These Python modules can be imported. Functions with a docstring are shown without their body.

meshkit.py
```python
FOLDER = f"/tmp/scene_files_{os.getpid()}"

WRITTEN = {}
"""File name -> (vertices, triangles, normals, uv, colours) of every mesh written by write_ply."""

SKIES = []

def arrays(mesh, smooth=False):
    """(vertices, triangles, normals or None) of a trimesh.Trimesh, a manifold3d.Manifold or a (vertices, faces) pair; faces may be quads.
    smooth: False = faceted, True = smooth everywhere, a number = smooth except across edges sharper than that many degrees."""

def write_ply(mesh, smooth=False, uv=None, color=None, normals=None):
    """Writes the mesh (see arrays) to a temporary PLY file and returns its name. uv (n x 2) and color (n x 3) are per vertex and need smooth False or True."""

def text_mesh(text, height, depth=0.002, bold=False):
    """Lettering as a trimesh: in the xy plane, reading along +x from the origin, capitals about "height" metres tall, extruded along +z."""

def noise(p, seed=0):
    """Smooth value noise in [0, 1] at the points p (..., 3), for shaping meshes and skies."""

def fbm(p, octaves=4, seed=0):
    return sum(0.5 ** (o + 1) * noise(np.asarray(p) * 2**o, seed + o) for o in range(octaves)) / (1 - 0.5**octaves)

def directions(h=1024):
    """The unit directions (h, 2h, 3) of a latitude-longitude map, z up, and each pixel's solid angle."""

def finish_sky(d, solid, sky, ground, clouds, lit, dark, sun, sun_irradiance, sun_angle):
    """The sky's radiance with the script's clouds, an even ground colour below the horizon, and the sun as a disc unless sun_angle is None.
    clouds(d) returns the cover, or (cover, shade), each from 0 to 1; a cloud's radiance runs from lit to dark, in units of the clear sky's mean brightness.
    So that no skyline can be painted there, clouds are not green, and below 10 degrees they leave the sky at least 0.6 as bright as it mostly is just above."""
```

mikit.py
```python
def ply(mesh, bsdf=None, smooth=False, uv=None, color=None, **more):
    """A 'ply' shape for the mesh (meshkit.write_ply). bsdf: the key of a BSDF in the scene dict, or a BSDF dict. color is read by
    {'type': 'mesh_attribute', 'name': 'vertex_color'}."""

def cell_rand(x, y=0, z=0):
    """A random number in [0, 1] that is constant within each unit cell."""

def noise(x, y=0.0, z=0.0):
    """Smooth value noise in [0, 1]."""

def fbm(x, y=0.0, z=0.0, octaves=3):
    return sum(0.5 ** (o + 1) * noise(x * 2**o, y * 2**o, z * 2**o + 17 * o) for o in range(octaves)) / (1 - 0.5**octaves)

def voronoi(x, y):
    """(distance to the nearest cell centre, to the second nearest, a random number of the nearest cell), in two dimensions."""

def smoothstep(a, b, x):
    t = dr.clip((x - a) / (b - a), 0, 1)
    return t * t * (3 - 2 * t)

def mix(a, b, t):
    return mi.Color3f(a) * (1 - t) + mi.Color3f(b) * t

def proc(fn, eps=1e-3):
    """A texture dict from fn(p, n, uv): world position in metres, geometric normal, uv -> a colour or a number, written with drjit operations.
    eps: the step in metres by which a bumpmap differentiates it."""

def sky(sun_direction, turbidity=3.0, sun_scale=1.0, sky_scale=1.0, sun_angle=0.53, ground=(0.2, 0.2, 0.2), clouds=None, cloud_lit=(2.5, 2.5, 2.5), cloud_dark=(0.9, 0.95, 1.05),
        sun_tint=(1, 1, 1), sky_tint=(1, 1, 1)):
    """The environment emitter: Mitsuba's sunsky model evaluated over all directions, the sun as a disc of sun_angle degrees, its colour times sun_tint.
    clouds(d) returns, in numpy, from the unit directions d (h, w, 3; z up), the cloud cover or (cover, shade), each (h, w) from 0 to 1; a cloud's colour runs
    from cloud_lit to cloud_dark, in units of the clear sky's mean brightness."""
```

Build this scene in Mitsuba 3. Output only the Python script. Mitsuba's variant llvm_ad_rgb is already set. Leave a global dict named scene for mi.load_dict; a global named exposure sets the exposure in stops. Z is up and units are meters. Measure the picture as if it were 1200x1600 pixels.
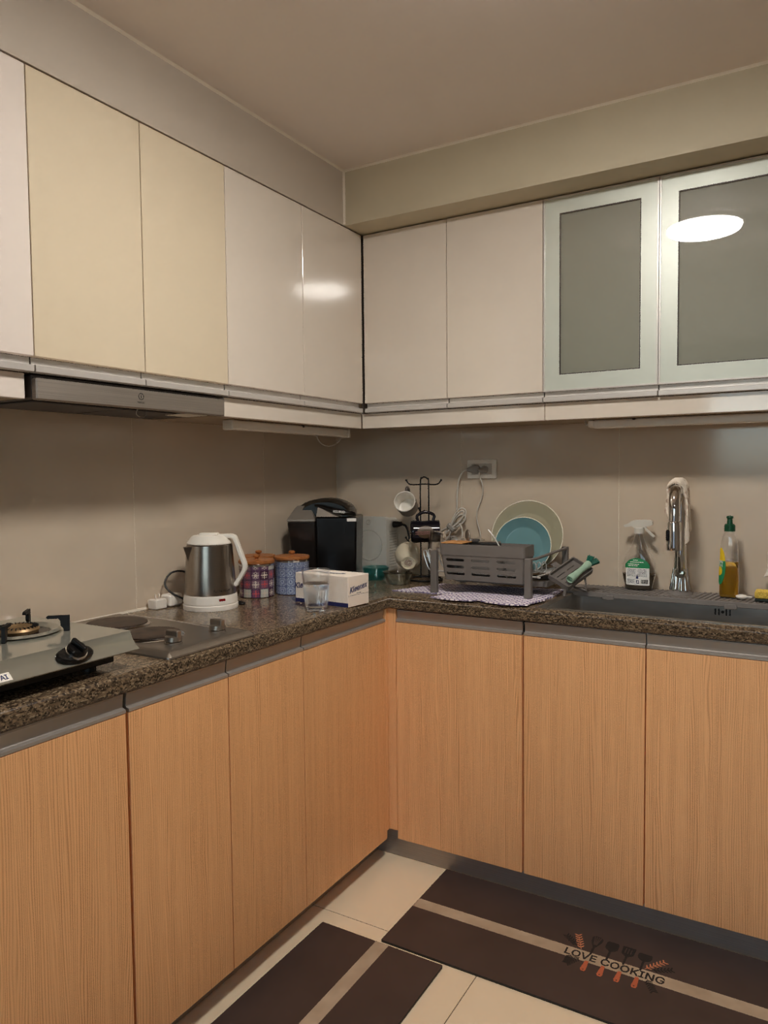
import math, random
import numpy as np, trimesh, mitsuba as mi, drjit as dr
import manifold3d as mf
import shapely.geometry as sg
from shapely import affinity
import mikit, meshkit
from mikit import noise, fbm, voronoi, cell_rand, smoothstep, mix
T4 = mi.ScalarTransform4f
random.seed(7); rng = np.random.default_rng(7)
scene, labels = {}, {}

# ------------------------------------------------------------------ camera, light, exposure
CAM = np.array([1.7814, -2.6352, 1.3130])
FWD = np.array([-0.50567, 0.86114, -0.05175]); UP = np.array([-0.0178, 0.0496, 0.9986])
scene['camera'] = {'type': 'perspective', 'fov': 54.925, 'fov_axis': 'x', 'near_clip': 0.02, 'far_clip': 60.0,
                   'to_world': T4().look_at(origin=CAM.tolist(), target=(CAM + FWD).tolist(), up=UP.tolist())}
exposure = 2.5
LAMP_RADIANCE = [18.0, 17.05, 15.6]
ROOM_LAMP_AT, ROOM_LAMP_R = (2.35, -3.9), 0.20
LAMP_AT, LAMP_R = (1.335, -1.48), 0.152
scene['daylight'] = mikit.sky([0.5, 0.75, 0.35], turbidity=4, sun_scale=0.0, sky_scale=4.5, sky_tint=(1.0, 1.0, 1.0))

# ------------------------------------------------------------------ helpers
def lin(r, g, b):
    f = lambda c: c / 12.92 if c <= 0.04045 else ((c + 0.055) / 1.055) ** 2.4
    return [f(r / 255), f(g / 255), f(b / 255)]
def rgb(c): return {'type': 'rgb', 'value': list(map(float, c))}
def mat(key, color, rough=0.5, metal=0.0, bump=None, bscale=0.001, **kw):
    col = mikit.proc(color) if callable(color) else rgb(color)
    b = {'type': 'principled', 'base_color': col, 'roughness': float(rough), 'metallic': float(metal)}
    b.update(kw)
    if bump is not None:
        b = {'type': 'bumpmap', 'arbitrary': mikit.proc(bump, eps=0.0006), 'scale': bscale, 'bsdf': b}
    scene[key] = {'type': 'twosided', 'bsdf': b}
    return key
def cat(*ms): return trimesh.util.concatenate([m for m in ms if m is not None])
def tm(v, f): return trimesh.Trimesh(np.asarray(v, float), np.asarray(f, int), process=False)
def man(m):
    m = m.copy(); m.merge_vertices()
    return mf.Manifold(mf.Mesh(np.asarray(m.vertices, np.float32), np.asarray(m.faces, np.uint32)))
def unman(m):
    k = m.to_mesh(); return tm(k.vert_properties[:, :3], k.tri_verts)
def hull(p):
    h = trimesh.convex.convex_hull(np.asarray(p, float)); return tm(h.vertices, h.faces)
def cbox(x0, x1, y0, y1, z0, z1, c=0.0015):
    """Box with chamfered edges."""
    c = min(c, (x1 - x0) / 2.1, (y1 - y0) / 2.1, (z1 - z0) / 2.1); p = []
    for sx in (0, 1):
        for sy in (0, 1):
            for sz in (0, 1):
                X, Y, Z = (x0, x1)[sx], (y0, y1)[sy], (z0, z1)[sz]
                ix, iy, iz = X + c * (1 - 2 * sx), Y + c * (1 - 2 * sy), Z + c * (1 - 2 * sz)
                p += [(X, iy, iz), (ix, Y, iz), (ix, iy, Z)]
    return hull(p)
def rbox(x0, x1, y0, y1, z0, z1, r=0.01, n=5):
    """Box with rounded edges (hull of spheres)."""
    s = trimesh.creation.uv_sphere(r, count=[2 * n, 4 * n]).vertices
    return hull(np.vstack([s + (a, b, c) for a in (x0 + r, x1 - r) for b in (y0 + r, y1 - r) for c in (z0 + r, z1 - r)]))
def vbox(x0, x1, y0, y1, z0, z1, r=0.01, n=6):
    """Box whose upright edges are rounded."""
    g = sg.box(x0 + r, y0 + r, x1 - r, y1 - r).buffer(r, quad_segs=n)
    return ext(g, z0, z1)
def ext(poly, z0, z1):
    m = trimesh.creation.extrude_polygon(poly, z1 - z0, engine='earcut'); m.apply_translation((0, 0, z0)); return m
def xf(m, X=(1, 0, 0), Y=(0, 1, 0), Z=(0, 0, 1), o=(0, 0, 0)):
    M = np.eye(4); M[:3, 0], M[:3, 1], M[:3, 2], M[:3, 3] = X, Y, Z, o
    m = m.copy(); m.apply_transform(M); return m
def unit(v): v = np.asarray(v, float); return v / np.linalg.norm(v)
def basis(n, up=(0, 0, 1)):
    """(right, up, n) with n the outward normal."""
    n = unit(n); r = unit(np.cross(up, n)); return r, np.cross(n, r), n
def prof_y(pts, y0, y1):
    """Closed (x, z) outline extruded along y."""
    m = ext(sg.Polygon([(p[0], p[1]) for p in pts]), 0, y1 - y0)
    return xf(m, (1, 0, 0), (0, 0, 1), (0, -1, 0), (0, y1, 0))
def prof_x(pts, x0, x1):
    """Closed (y, z) outline extruded along x."""
    m = ext(sg.Polygon([(p[0], p[1]) for p in pts]), 0, x1 - x0)
    return xf(m, (0, 1, 0), (0, 0, 1), (1, 0, 0), (x0, 0, 0))
def lathe(pr, n=40, o=(0, 0, 0), axis=None):
    """(r, z) profile turned about z (or about axis), from o."""
    pr = np.asarray(pr, float); a = np.arange(n) * 2 * np.pi / n; V, idx = [], []
    for r, z in pr:
        if r < 1e-6: idx.append([len(V)] * n); V.append((0, 0, z))
        else:
            idx.append(list(range(len(V), len(V) + n))); V += [(r * math.cos(t), r * math.sin(t), z) for t in a]
    F = []
    for i in range(len(pr) - 1):
        A, B = idx[i], idx[i + 1]
        for j in range(n):
            k = (j + 1) % n
            if A[j] != A[k]: F.append((A[j], A[k], B[k]))
            if B[j] != B[k]: F.append((A[j], B[k], B[j]))
    m = tm(V, F)
    if axis is not None:
        ax = unit(axis); r, u, w = basis(ax, (0, 0, 1) if abs(ax[2]) < .95 else (0, 1, 0)); return xf(m, r, u, w, o)
    m.apply_translation(o); return m
def cyl(p0, p1, r, n=20, r1=None):
    p0, p1 = np.asarray(p0, float), np.asarray(p1, float); L = np.linalg.norm(p1 - p0); r1 = r if r1 is None else r1
    return lathe([(0, 0), (r, 0), (r1, L), (0, L)], n, p0, p1 - p0)
def smooth_path(P, k=8):
    P = np.asarray(P, float)
    if len(P) < 3: return P
    out = []; Q = np.vstack([2 * P[0] - P[1], P, 2 * P[-1] - P[-2]])
    for i in range(1, len(Q) - 2):
        for t in np.linspace(0, 1, k, endpoint=False):
            a, b, c, d = Q[i - 1], Q[i], Q[i + 1], Q[i + 2]
            out.append(.5 * (2 * b + (c - a) * t + (2 * a - 5 * b + 4 * c - d) * t * t + (3 * b - a - 3 * c + d) * t ** 3))
    return np.vstack([out, P[-1]])
def tube(P, r, n=10, smooth=True, k=8, flat=None):
    """Swept round (or flattened) tube with closed ends."""
    P = smooth_path(P, k) if smooth else np.asarray(P, float)
    R = np.broadcast_to(np.asarray(r, float), (len(P),)) if np.ndim(r) == 0 else np.interp(np.linspace(0, 1, len(P)), np.linspace(0, 1, len(r)), r)
    t = np.gradient(P, axis=0); t /= np.linalg.norm(t, axis=1, keepdims=True) + 1e-12
    u = np.cross(t[0], (0, 0, 1) if abs(t[0][2]) < .9 else (1, 0, 0)); u = unit(u); V = []
    a = np.arange(n) * 2 * np.pi / n
    for i in range(len(P)):
        u = unit(u - t[i] * (u @ t[i])); w = np.cross(t[i], u); f = 1 if flat is None else flat
        V += [P[i] + R[i] * (math.cos(x) * u + f * math.sin(x) * w) for x in a]
    F = []
    for i in range(len(P) - 1):
        for j in range(n):
            k2 = (j + 1) % n; A, B = i * n, (i + 1) * n
            F += [(A + j, A + k2, B + k2), (A + j, B + k2, B + j)]
    c0, c1 = len(V), len(V) + 1; V += [P[0], P[-1]]; L = (len(P) - 1) * n
    F += [(c0, (j + 1) % n, j) for j in range(n)] + [(c1, L + j, L + (j + 1) % n) for j in range(n)]
    return tm(V, F)
def text(s, h, d=0.0006, bold=False, shear=0.0):
    m = meshkit.text_mesh(s, h, d, bold)
    if shear: m.vertices[:, 0] += shear * m.vertices[:, 1]
    b = m.bounds; m.apply_translation((-(b[0][0] + b[1][0]) / 2, -h / 2, 0)); return m
def add(key, mesh, bsdf, smooth=30, label=None, category=None, group=None, kind=None, **more):
    assert key not in scene, key
    scene[key] = mikit.ply(mesh, bsdf, smooth=smooth, **more)
    note(key, label, category, group, kind); return key
def note(key, label=None, category=None, group=None, kind=None):
    d = {k: v for k, v in (('label', label), ('category', category), ('group', group), ('kind', kind)) if v}
    if d: labels[key] = d
    return key
COUNT = {}
def num(name):
    k = COUNT.get(name, 0); COUNT[name] = k + 1
    return name if k == 0 else f'{name}_{k:03d}'
def part(parent, name, mesh, bsdf, smooth=30, label=None, kind=None):
    return add(num(f'{parent}__{name}'), mesh, bsdf, smooth, label, kind=kind)

# ------------------------------------------------------------------ dimensions (metres)
H = 2.380; ZC, ZCB = 0.904, 0.864
XU, YU = 0.3227, -0.2929                 # upper door planes
ZUT, ZUB, ZV = 2.188, 1.573, 1.482       # upper door top / bottom, valance bottom
XB, YB = 0.5425, -0.5065                 # base door planes
ZBT, ZBB = 0.8175, 0.0755
RX, RY = 3.3, -4.8                       # the room's far sides

# ------------------------------------------------------------------ materials
def wood_fn(p, n, uv):
    h = p.x + p.y
    w = fbm(h * 13, p.z * 1.3, 3.0, 3)
    ph = h * 185 + 6.0 * w + 1.2 * noise(h * 90, p.z * 7, 9)
    line = .5 + .5 * dr.cos(6.28318 * ph)
    amt = .25 + .70 * noise(h * 90, p.z * 2.2, 2)
    fine = noise(h * 1500, p.z * 26, 4)
    t = smoothstep(.30, 1.0, line) * amt * .62 + (fine - .5) * .26 + .16 * noise(h * 420, p.z * 6, 8)
    tone = fbm(h * 3.3, p.z * .5, 7, 2)
    c = mix(lin(234, 179, 127), lin(178, 118, 72), dr.clip(t, 0, 1))
    return c * (0.93 + .14 * tone)
mat('oak', wood_fn, .42, specular=.4)
def granite_fn(p, n, uv):
    a = fbm(p.x * 150 + 11, p.y * 150, p.z * 150, 2)
    b = noise(p.x * 330 + 3, p.y * 330 + 5, p.z * 330)
    d = noise(p.x * 240 + 40, p.y * 240, p.z * 240 + 9)
    big = fbm(p.x * 22, p.y * 22, p.z * 22 + 4, 2)
    c = mix(lin(76, 62, 48), lin(122, 102, 80), smoothstep(.32, .68, a * .7 + big * .3))
    c = mix(c, lin(32, 25, 20), smoothstep(.42, .72, b * .5 + d * .5 + (big - .5) * .25) * .9)
    c = mix(c, lin(164, 146, 122), smoothstep(.70, .82, noise(p.x * 260, p.y * 260 + 70, p.z * 260)) * .55)
    return c
mat('granite', granite_fn, .16, specular=.5)
def steel_fn(p, n, uv): return mi.Color3f(*lin(160, 151, 141)) * (.93 + .14 * noise(p.x * 30, p.y * 30, p.z * 900))
mat('steel', steel_fn, .34, .9)
mat('kettle_steel', lambda p, n, uv: mi.Color3f(*lin(158, 150, 142)) * (.9 + .2 * noise(p.x * 30, p.y * 30, p.z * 1400)), .24, 1.0)
mat('sink_steel', lambda p, n, uv: mi.Color3f(*lin(170, 166, 160)) * (.8 + .4 * fbm(p.x * 14, p.y * 14, p.z * 40, 3)), .40, .7)
mat('hood_steel', lambda p, n, uv: mi.Color3f(*lin(164, 156, 148)) * (.9 + .2 * noise(p.y * 5, p.z * 600, 1)), .48, .85)
mat('burner_brass', lin(150, 122, 88), .4, .6)
mat('bright_wire', lin(206, 204, 200), .25, .6)
mat('chrome', [.78, .78, .78], .06, 1.0)
mat('mirror_steel', lin(168, 166, 154), .09, .62)
mat('aluminium', lin(206, 202, 198), .36, .45)
mat('handle_grey', lin(158, 151, 145), .32, .45)
mat('frame_alu', lin(210, 216, 208), .40, .3)
mat('lacquer_white', lin(212, 202, 190), .09, specular=.8)
mat('lacquer_cream', lin(210, 196, 172), .2, specular=.5)
mat('lacquer_pale', lin(222, 212, 204), .09, specular=.8)
mat('carcass', lin(74, 67, 60), .5)
mat('underside', lin(150, 132, 112), .55)
def paint(c, k=.03): return lambda p, n, uv: mi.Color3f(*c) * (1 - k + 2 * k * fbm(p.x * 1.6, p.y * 1.6, p.z * 1.6, 3))
mat('paint_grey', paint(lin(184, 173, 160)), .55)
mat('paint_cream', paint(lin(184, 174, 150)), .6)
mat('paint_ceiling', paint(lin(222, 212, 204)), .7)
mat('paint_room', paint(lin(128, 118, 106)), .7)
mat('caulk', lin(214, 204, 188), .6)
mat('backsplash', lambda p, n, uv: mi.Color3f(*lin(204, 187, 167)) * (.96 + .08 * fbm(p.x * 7, p.y * 7, p.z * 7, 3)), .11, specular=.6)
mat('grout_light', lin(226, 216, 198), .8)
mat('floor_tile', lambda p, n, uv: mi.Color3f(*lin(226, 208, 180)) * (.97 + .06 * fbm(p.x * 5, p.y * 5, 2, 3)), .3, specular=.45)
mat('grout_dark', lin(120, 104, 86), .85)
mat('mat_brown', lambda p, n, uv: mi.Color3f(*lin(62, 50, 47)) * (.85 + .3 * fbm(p.x * 9, p.y * 9, 1, 3)), .45, specular=.45,
    bump=lambda p, n, uv: noise(p.x * 500, p.y * 500, 1), bscale=.0002)
mat('mat_stripe', lambda p, n, uv: mix(lin(182, 164, 142), lin(152, 132, 110), fbm(p.x * 22, p.y * 22, 3, 3)), .55)
mat('print_black', lin(26, 23, 23), .6)
mat('print_rust', lin(176, 92, 62), .6)
mat('mug_print', lin(88, 68, 50), .4)
mat('print_tan', lin(190, 120, 86), .6)
mat('black_gloss', lin(14, 13, 13), .22, specular=.35)
mat('black_matte', lin(20, 19, 19), .5)
mat('black_iron', lin(20, 19, 19), .5, specular=.25)
mat('hotplate', lambda p, n, uv: mix(lin(52, 47, 43), lin(84, 66, 54), fbm(p.x * 40, p.y * 40, 1, 3)), .5, .3)
mat('white_plastic', lin(232, 226, 216), .3)
mat('white_matte', lin(226, 220, 212), .6)
mat('red_lens', lin(120, 12, 14), .2)
mat('cord_white', lin(196, 190, 180), .5)
mat('cord_shade', lin(150, 145, 138), .5)
mat('rack_grey', lin(108, 102, 98), .5)
mat('rack_dark', lin(70, 66, 66), .5)
mat('silicone', lin(118, 112, 108), .65)
mat('bamboo', lambda p, n, uv: mix(lin(206, 152, 96), lin(160, 106, 58), noise(p.x * 20, p.y * 260, p.z * 260)), .45)
mat('lid_wood', lambda p, n, uv: mix(lin(176, 112, 60), lin(122, 68, 32), noise(p.x * 30 + 3 * noise(p.y * 8, p.x * 8, 0), p.y * 170, p.z * 60)), .35)
mat('plate_olive', lin(160, 154, 130), .2)
mat('plate_teal', lin(100, 138, 143), .18)
mat('plate_cream', lin(214, 204, 180), .2)
mat('plate_rim', lin(220, 214, 198), .25)
mat('mug_grey', lin(92, 84, 80), .22)
mat('mug_white', lin(222, 218, 210), .2)
mat('mug_navy', lin(16, 15, 24), .12)
mat('mug_cream', lin(226, 214, 188), .2)
mat('stamp', lin(126, 84, 78), .5)
mat('brush_handle', lin(160, 190, 168), .35)
mat('bristle', lin(26, 96, 80), .5)
mat('keurig_silver', lin(150, 142, 132), .38, .45)
mat('tank_dark', lin(30, 26, 24), .12, specular=.6)
mat('pale_grey', lin(196, 194, 186), .4)
mat('pale_ring', lin(170, 168, 160), .45)
mat('navy_print', lin(30, 34, 84), .5)
mat('label_green', lin(30, 128, 78), .45)
mat('label_yellow', lin(232, 196, 40), .45)
mat('label_white', lin(236, 234, 228), .5)
mat('label_ink', lin(90, 96, 110), .6)
mat('cap_green', lin(16, 70, 46), .25)
mat('sponge_foam', lambda p, n, uv: mix(lin(226, 196, 92), lin(176, 140, 50), smoothstep(.45, .75, noise(p.x * 420, p.y * 420, p.z * 420))), .9)
mat('scourer', lin(36, 46, 44), .95)
def cloth_fn(p, n, uv):
    return mix(lin(232, 220, 204), lin(178, 148, 128), smoothstep(.50, .72, fbm(p.x * 55, p.y * 55, p.z * 55, 3)) * .8)
mat('rag_cloth', cloth_fn, .95, sheen=.3)
mat('white_cloth', lambda p, n, uv: mi.Color3f(*lin(236, 230, 222)) * (.9 + .15 * noise(p.x * 300, p.y * 300, p.z * 300)), .95)
def towel_fn(p, n, uv):
    a = p.x * .80 + p.y * .60; b = p.y * .80 - p.x * .60
    u, v = a / .0135, b / .0240; i = dr.floor(u); fu = u - i - .5; v = v + .5 * (i - 2 * dr.floor(i / 2)); fv = v - dr.floor(v) - .5
    t = smoothstep(.30, .42, dr.abs(fu)) * .45 + smoothstep(.16, .30, dr.abs(fv)) * .75
    c = mix(lin(232, 222, 222), lin(82, 70, 118), dr.clip(t, 0, 1))
    return c * (.9 + .2 * noise(p.x * 700, p.y * 700, 2))
mat('towel', towel_fn, .95, bump=lambda p, n, uv: dr.abs(dr.cos((p.x * .80 + p.y * .60) * 3.14159 / .0135)), bscale=.0012)
def can_red(p, n, uv):
    th = dr.atan2(p.y + .711, p.x - .150); s, t = th * .058 / .0303 + 8.3, (p.z - .905) / .0303
    i, j = dr.floor(s), dr.floor(t); fx, fy = s - i - .5, t - j - .5; r = dr.sqrt(fx * fx + fy * fy)
    k = cell_rand(i, j, 5); k2 = cell_rand(i, j, 9); k3 = cell_rand(i, j, 13)
    base = mix(lin(92, 62, 92), lin(120, 92, 108), smoothstep(.2, .5, k)); base = mix(base, lin(70, 40, 62), smoothstep(.5, .55, k)); base = mix(base, lin(176, 178, 172), smoothstep(.78, .8, k))
    ink = mix(lin(206, 192, 180), lin(182, 78, 84), smoothstep(.4, .5, k2)); ink = mix(ink, lin(34, 66, 92), smoothstep(.7, .72, k2)); ink = mix(ink, lin(178, 122, 86), smoothstep(.86, .88, k2))
    ring = smoothstep(.05, .0, dr.abs(r - .33 - .06 * dr.cos(dr.atan2(fy, fx) * 8))); dot = smoothstep(.18, .14, r)
    pet = smoothstep(.3, .4, dr.cos(dr.atan2(fy, fx) * dr.select(k3 > .5, 6.0, 4.0)) * smoothstep(.45, .2, r))
    c = mix(base, ink, dr.maximum(dr.maximum(ring, dot), pet * .8))
    return mix(c, lin(60, 40, 56), smoothstep(.46, .49, dr.maximum(dr.abs(fx), dr.abs(fy))))
mat('canister_red', can_red, .25)
def can_blue(p, n, uv):
    th = dr.atan2(p.y + .602, p.x - .216); s, t = th * .058 / .0303 + 8.45, (p.z - .904) / .0303
    i, j = dr.floor(s), dr.floor(t); fx, fy = s - i - .5, t - j - .5; r = dr.sqrt(fx * fx + fy * fy)
    m = dr.cos(dr.atan2(fy, fx) * 8)
    a = smoothstep(.05, .02, dr.abs(r - .37 - .02 * m)) + smoothstep(.05, .02, dr.abs(r - .27)) + smoothstep(.15, .11, r + .03 * m) + smoothstep(.05, .02, dr.abs(dr.maximum(dr.abs(fx), dr.abs(fy)) - .47)) + smoothstep(.08, .03, dr.abs(dr.abs(fx) - dr.abs(fy))) * smoothstep(.4, .5, r)
    return mix(lin(176, 184, 200), lin(66, 78, 122), dr.clip(a, 0, 1) * .9)
mat('canister_blue', can_blue, .25)
mat('canister_plain', lin(120, 110, 116), .3)
TB_O, TB_X, TB_Y = np.array([.336, -.742]), np.array([.9965, -.0838]), np.array([.0838, .9965])
def tissue_fn(p, n, uv):
    a = (p.x - .336) * .9965 + (p.y + .742) * -.0838
    s = a + (p.z - .904)
    line = smoothstep(.25, .45, dr.abs(dr.sin(s * 3.14159 / .006)))
    front = smoothstep(.5, .8, -(n.y * .9965 + n.x * .0838))
    return mix(lin(236, 224, 212), lin(206, 188, 174), (1 - line) * front * .7)
mat('tissue_card', tissue_fn, .5)
scene['clear_glass'] = {'type': 'dielectric', 'int_ior': 1.5}
scene['water'] = {'type': 'dielectric', 'int_ior': 1.33}
scene['clear_plastic'] = {'type': 'dielectric', 'int_ior': 1.42}
scene['thin_glass'] = {'type': 'thindielectric', 'int_ior': 1.5}
scene['thin_plastic'] = {'type': 'thindielectric', 'int_ior': 1.3}
scene['tint_glass'] = {'type': 'dielectric', 'int_ior': 1.5, 'specular_transmittance': rgb([.95, .98, .96])}
scene['teal_glass'] = {'type': 'thindielectric', 'int_ior': 1.5, 'specular_transmittance': rgb([.40, .70, .70])}
scene['amber_liquid'] = {'type': 'principled', 'base_color': rgb(lin(238, 176, 40)), 'roughness': .15, 'spec_trans': .55, 'eta': 1.34}
scene['cleaner_liquid'] = {'type': 'principled', 'base_color': rgb(lin(150, 134, 110)), 'roughness': .15, 'spec_trans': .6, 'eta': 1.34}
scene['frosted'] = {'type': 'twosided', 'bsdf': {'type': 'principled', 'base_color': rgb(lin(140, 142, 130)), 'roughness': .5, 'specular': .3}}
mat('cloudy_plastic', lin(205, 200, 190), .25, specular=.5)

# ------------------------------------------------------------------ the room
add('floor', cbox(-.1, RX, RY, 0, -.10, -.0012, .0005), 'grout_dark', kind='structure', label='floor grout under the cream floor tiles')
xs = [-.765 + .6 * k for k in range(8)]; ys = [.34 - .6 * k for k in range(10)]
tile = {}
for i in range(len(xs) - 1):
    for j in range(len(ys) - 1):
        x0, x1, y1, y0 = max(xs[i], -.09), min(xs[i + 1], RX), min(ys[j], 0), max(ys[j + 1], RY)
        if x1 - x0 < .02 or y1 - y0 < .02: continue
        g = .0013
        part('floor', 'tile', cbox(x0 + g, x1 - g, y0 + g, y1 - g, -.012, 0, .0007), 'floor_tile', False)
add('wall_left', cbox(-.12, -.0008, RY, 0, 0, H, .0005), 'grout_light', kind='structure', label='left kitchen wall behind the stove')
ys = [.115, -.482, -1.093, -1.70, -2.31]
for a, b in zip(ys[:-1], ys[1:]):
    part('wall_left', 'tile', cbox(-.0095, 0, b + .001, min(a, -.0005) - .001, ZC + .0015, 1.53, .0006), 'backsplash', False)
part('wall_left', 'plaster', cbox(-.0095, 0, RY, -2.312, .0, H, .0005), 'paint_room', False)
add('wall_back', cbox(-.12, RX, .0008, .12, 0, H, .0005), 'grout_light', kind='structure', label='back kitchen wall behind the sink')
xs = [-.014, .585, 1.184, 1.784, 2.10]
for a, b in zip(xs[:-1], xs[1:]):
    part('wall_back', 'tile', cbox(max(a, 0) + .001, b - .001, 0, .0095, ZC + .0015, 1.53, .0006), 'backsplash', False)
part('wall_back', 'plaster', cbox(2.101, RX, 0, .0095, 0, H, .0005), 'paint_room', False)
part('wall_back', 'plaster', cbox(1.73, 2.101, 0, .0095, 1.531, H, .0005), 'paint_room', False)
add('wall_upper_left', cbox(-.009, XU - .003, RY, -.002, ZUT + .0025, H, .0005), 'paint_grey', False, kind='structure', label='painted bulkhead flush above the left upper cabinets')
add('wall_upper_back', cbox(XU - .003, RX, YU - .112, 0, 2.1895, H, .0005), 'paint_cream', False, kind='structure', label='cream painted bulkhead jutting out above the back upper cabinets')
add('wall_right', cbox(RX, RX + .1, RY, .12, 0, H, .0005), 'paint_room', False, kind='structure')
WX0, WX1, WZ0, WZ1 = .92, 2.7, .55, 2.02
rear = man(cbox(-.12, RX + .1, RY - .12, RY, 0, H, .0003)) - man(cbox(WX0, WX1, RY - .3, RY + .2, WZ0, WZ1, .0003))
add('wall_rear', unman(rear), 'paint_room', False, kind='structure')
add('window_1', cat(cbox(WX0, WX1, RY - .08, RY - .03, WZ0, WZ0 + .05), cbox(WX0, WX1, RY - .08, RY - .03, WZ1 - .05, WZ1), *[cbox(x, x + .05, RY - .08, RY - .03, WZ0 + .05, WZ1 - .05) for x in (WX0, 1.78, WX1 - .05)]), 'white_matte', False, kind='structure')
add('window_1__pane', cbox(WX0 + .05, WX1 - .05, RY - .057, RY - .053, WZ0 + .05, WZ1 - .05, .0003), 'thin_glass', False)
add('ceiling', cbox(-.12, RX + .1, RY - .12, .12, H, H + .1, .0005), 'paint_ceiling', False, kind='structure', label='flat painted ceiling')
add('trim_1', prof_y([(XU - .003, H), (XU + .003, H), (XU - .003, H - .006)], RY + .002, YU - .113), 'caulk', False, kind='structure', label='white caulk line between ceiling and left bulkhead')
add('trim_2', prof_x([(YU - .112, H), (YU - .118, H), (YU - .112, H - .006)], XU, RX - .002), 'caulk', False, kind='structure', label='white caulk line between ceiling and back bulkhead')
add('trim_3', ext(sg.Polygon([(XU - .003, YU - .112), (XU + .003, YU - .112), (XU - .003, YU - .118)]), 2.194, H - .004), 'caulk', False, kind='structure', label='white caulk line in the corner of the two bulkheads')
add('trim_4', prof_x([(0, ZC), (-.005, ZC), (0, ZC + .005)], .56, 1.9), 'caulk', False, kind='structure', label='white caulk line between worktop and back wall')
add('trim_5', prof_y([(0, ZC), (.007, ZC), (0, ZC + .006)], -1.35, -.62), 'caulk', False, kind='structure', label='white caulk bead between worktop and left wall')

# the lamp
note('ceiling_light', 'round white flush ceiling lamp seen reflected in the glass cabinet door', 'ceiling lamp')
add('ceiling_light__housing', lathe([(0, -.001), (LAMP_R + .004, -.001), (LAMP_R + .006, -.003), (LAMP_R + .006, -.010), (LAMP_R + .001, -.012), (0, -.011)][::-1], 64, (*LAMP_AT, H)), 'white_plastic')
dz = lathe([(0, -.036), (.08, -.0355), (.125, -.033), (.143, -.028), (.150, -.020), (LAMP_R, -.0121)], 64, (*LAMP_AT, H))
add('ceiling_light__diffuser', dz, 'white_plastic', False, emitter={'type': 'area', 'radiance': rgb(LAMP_RADIANCE)})

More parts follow.
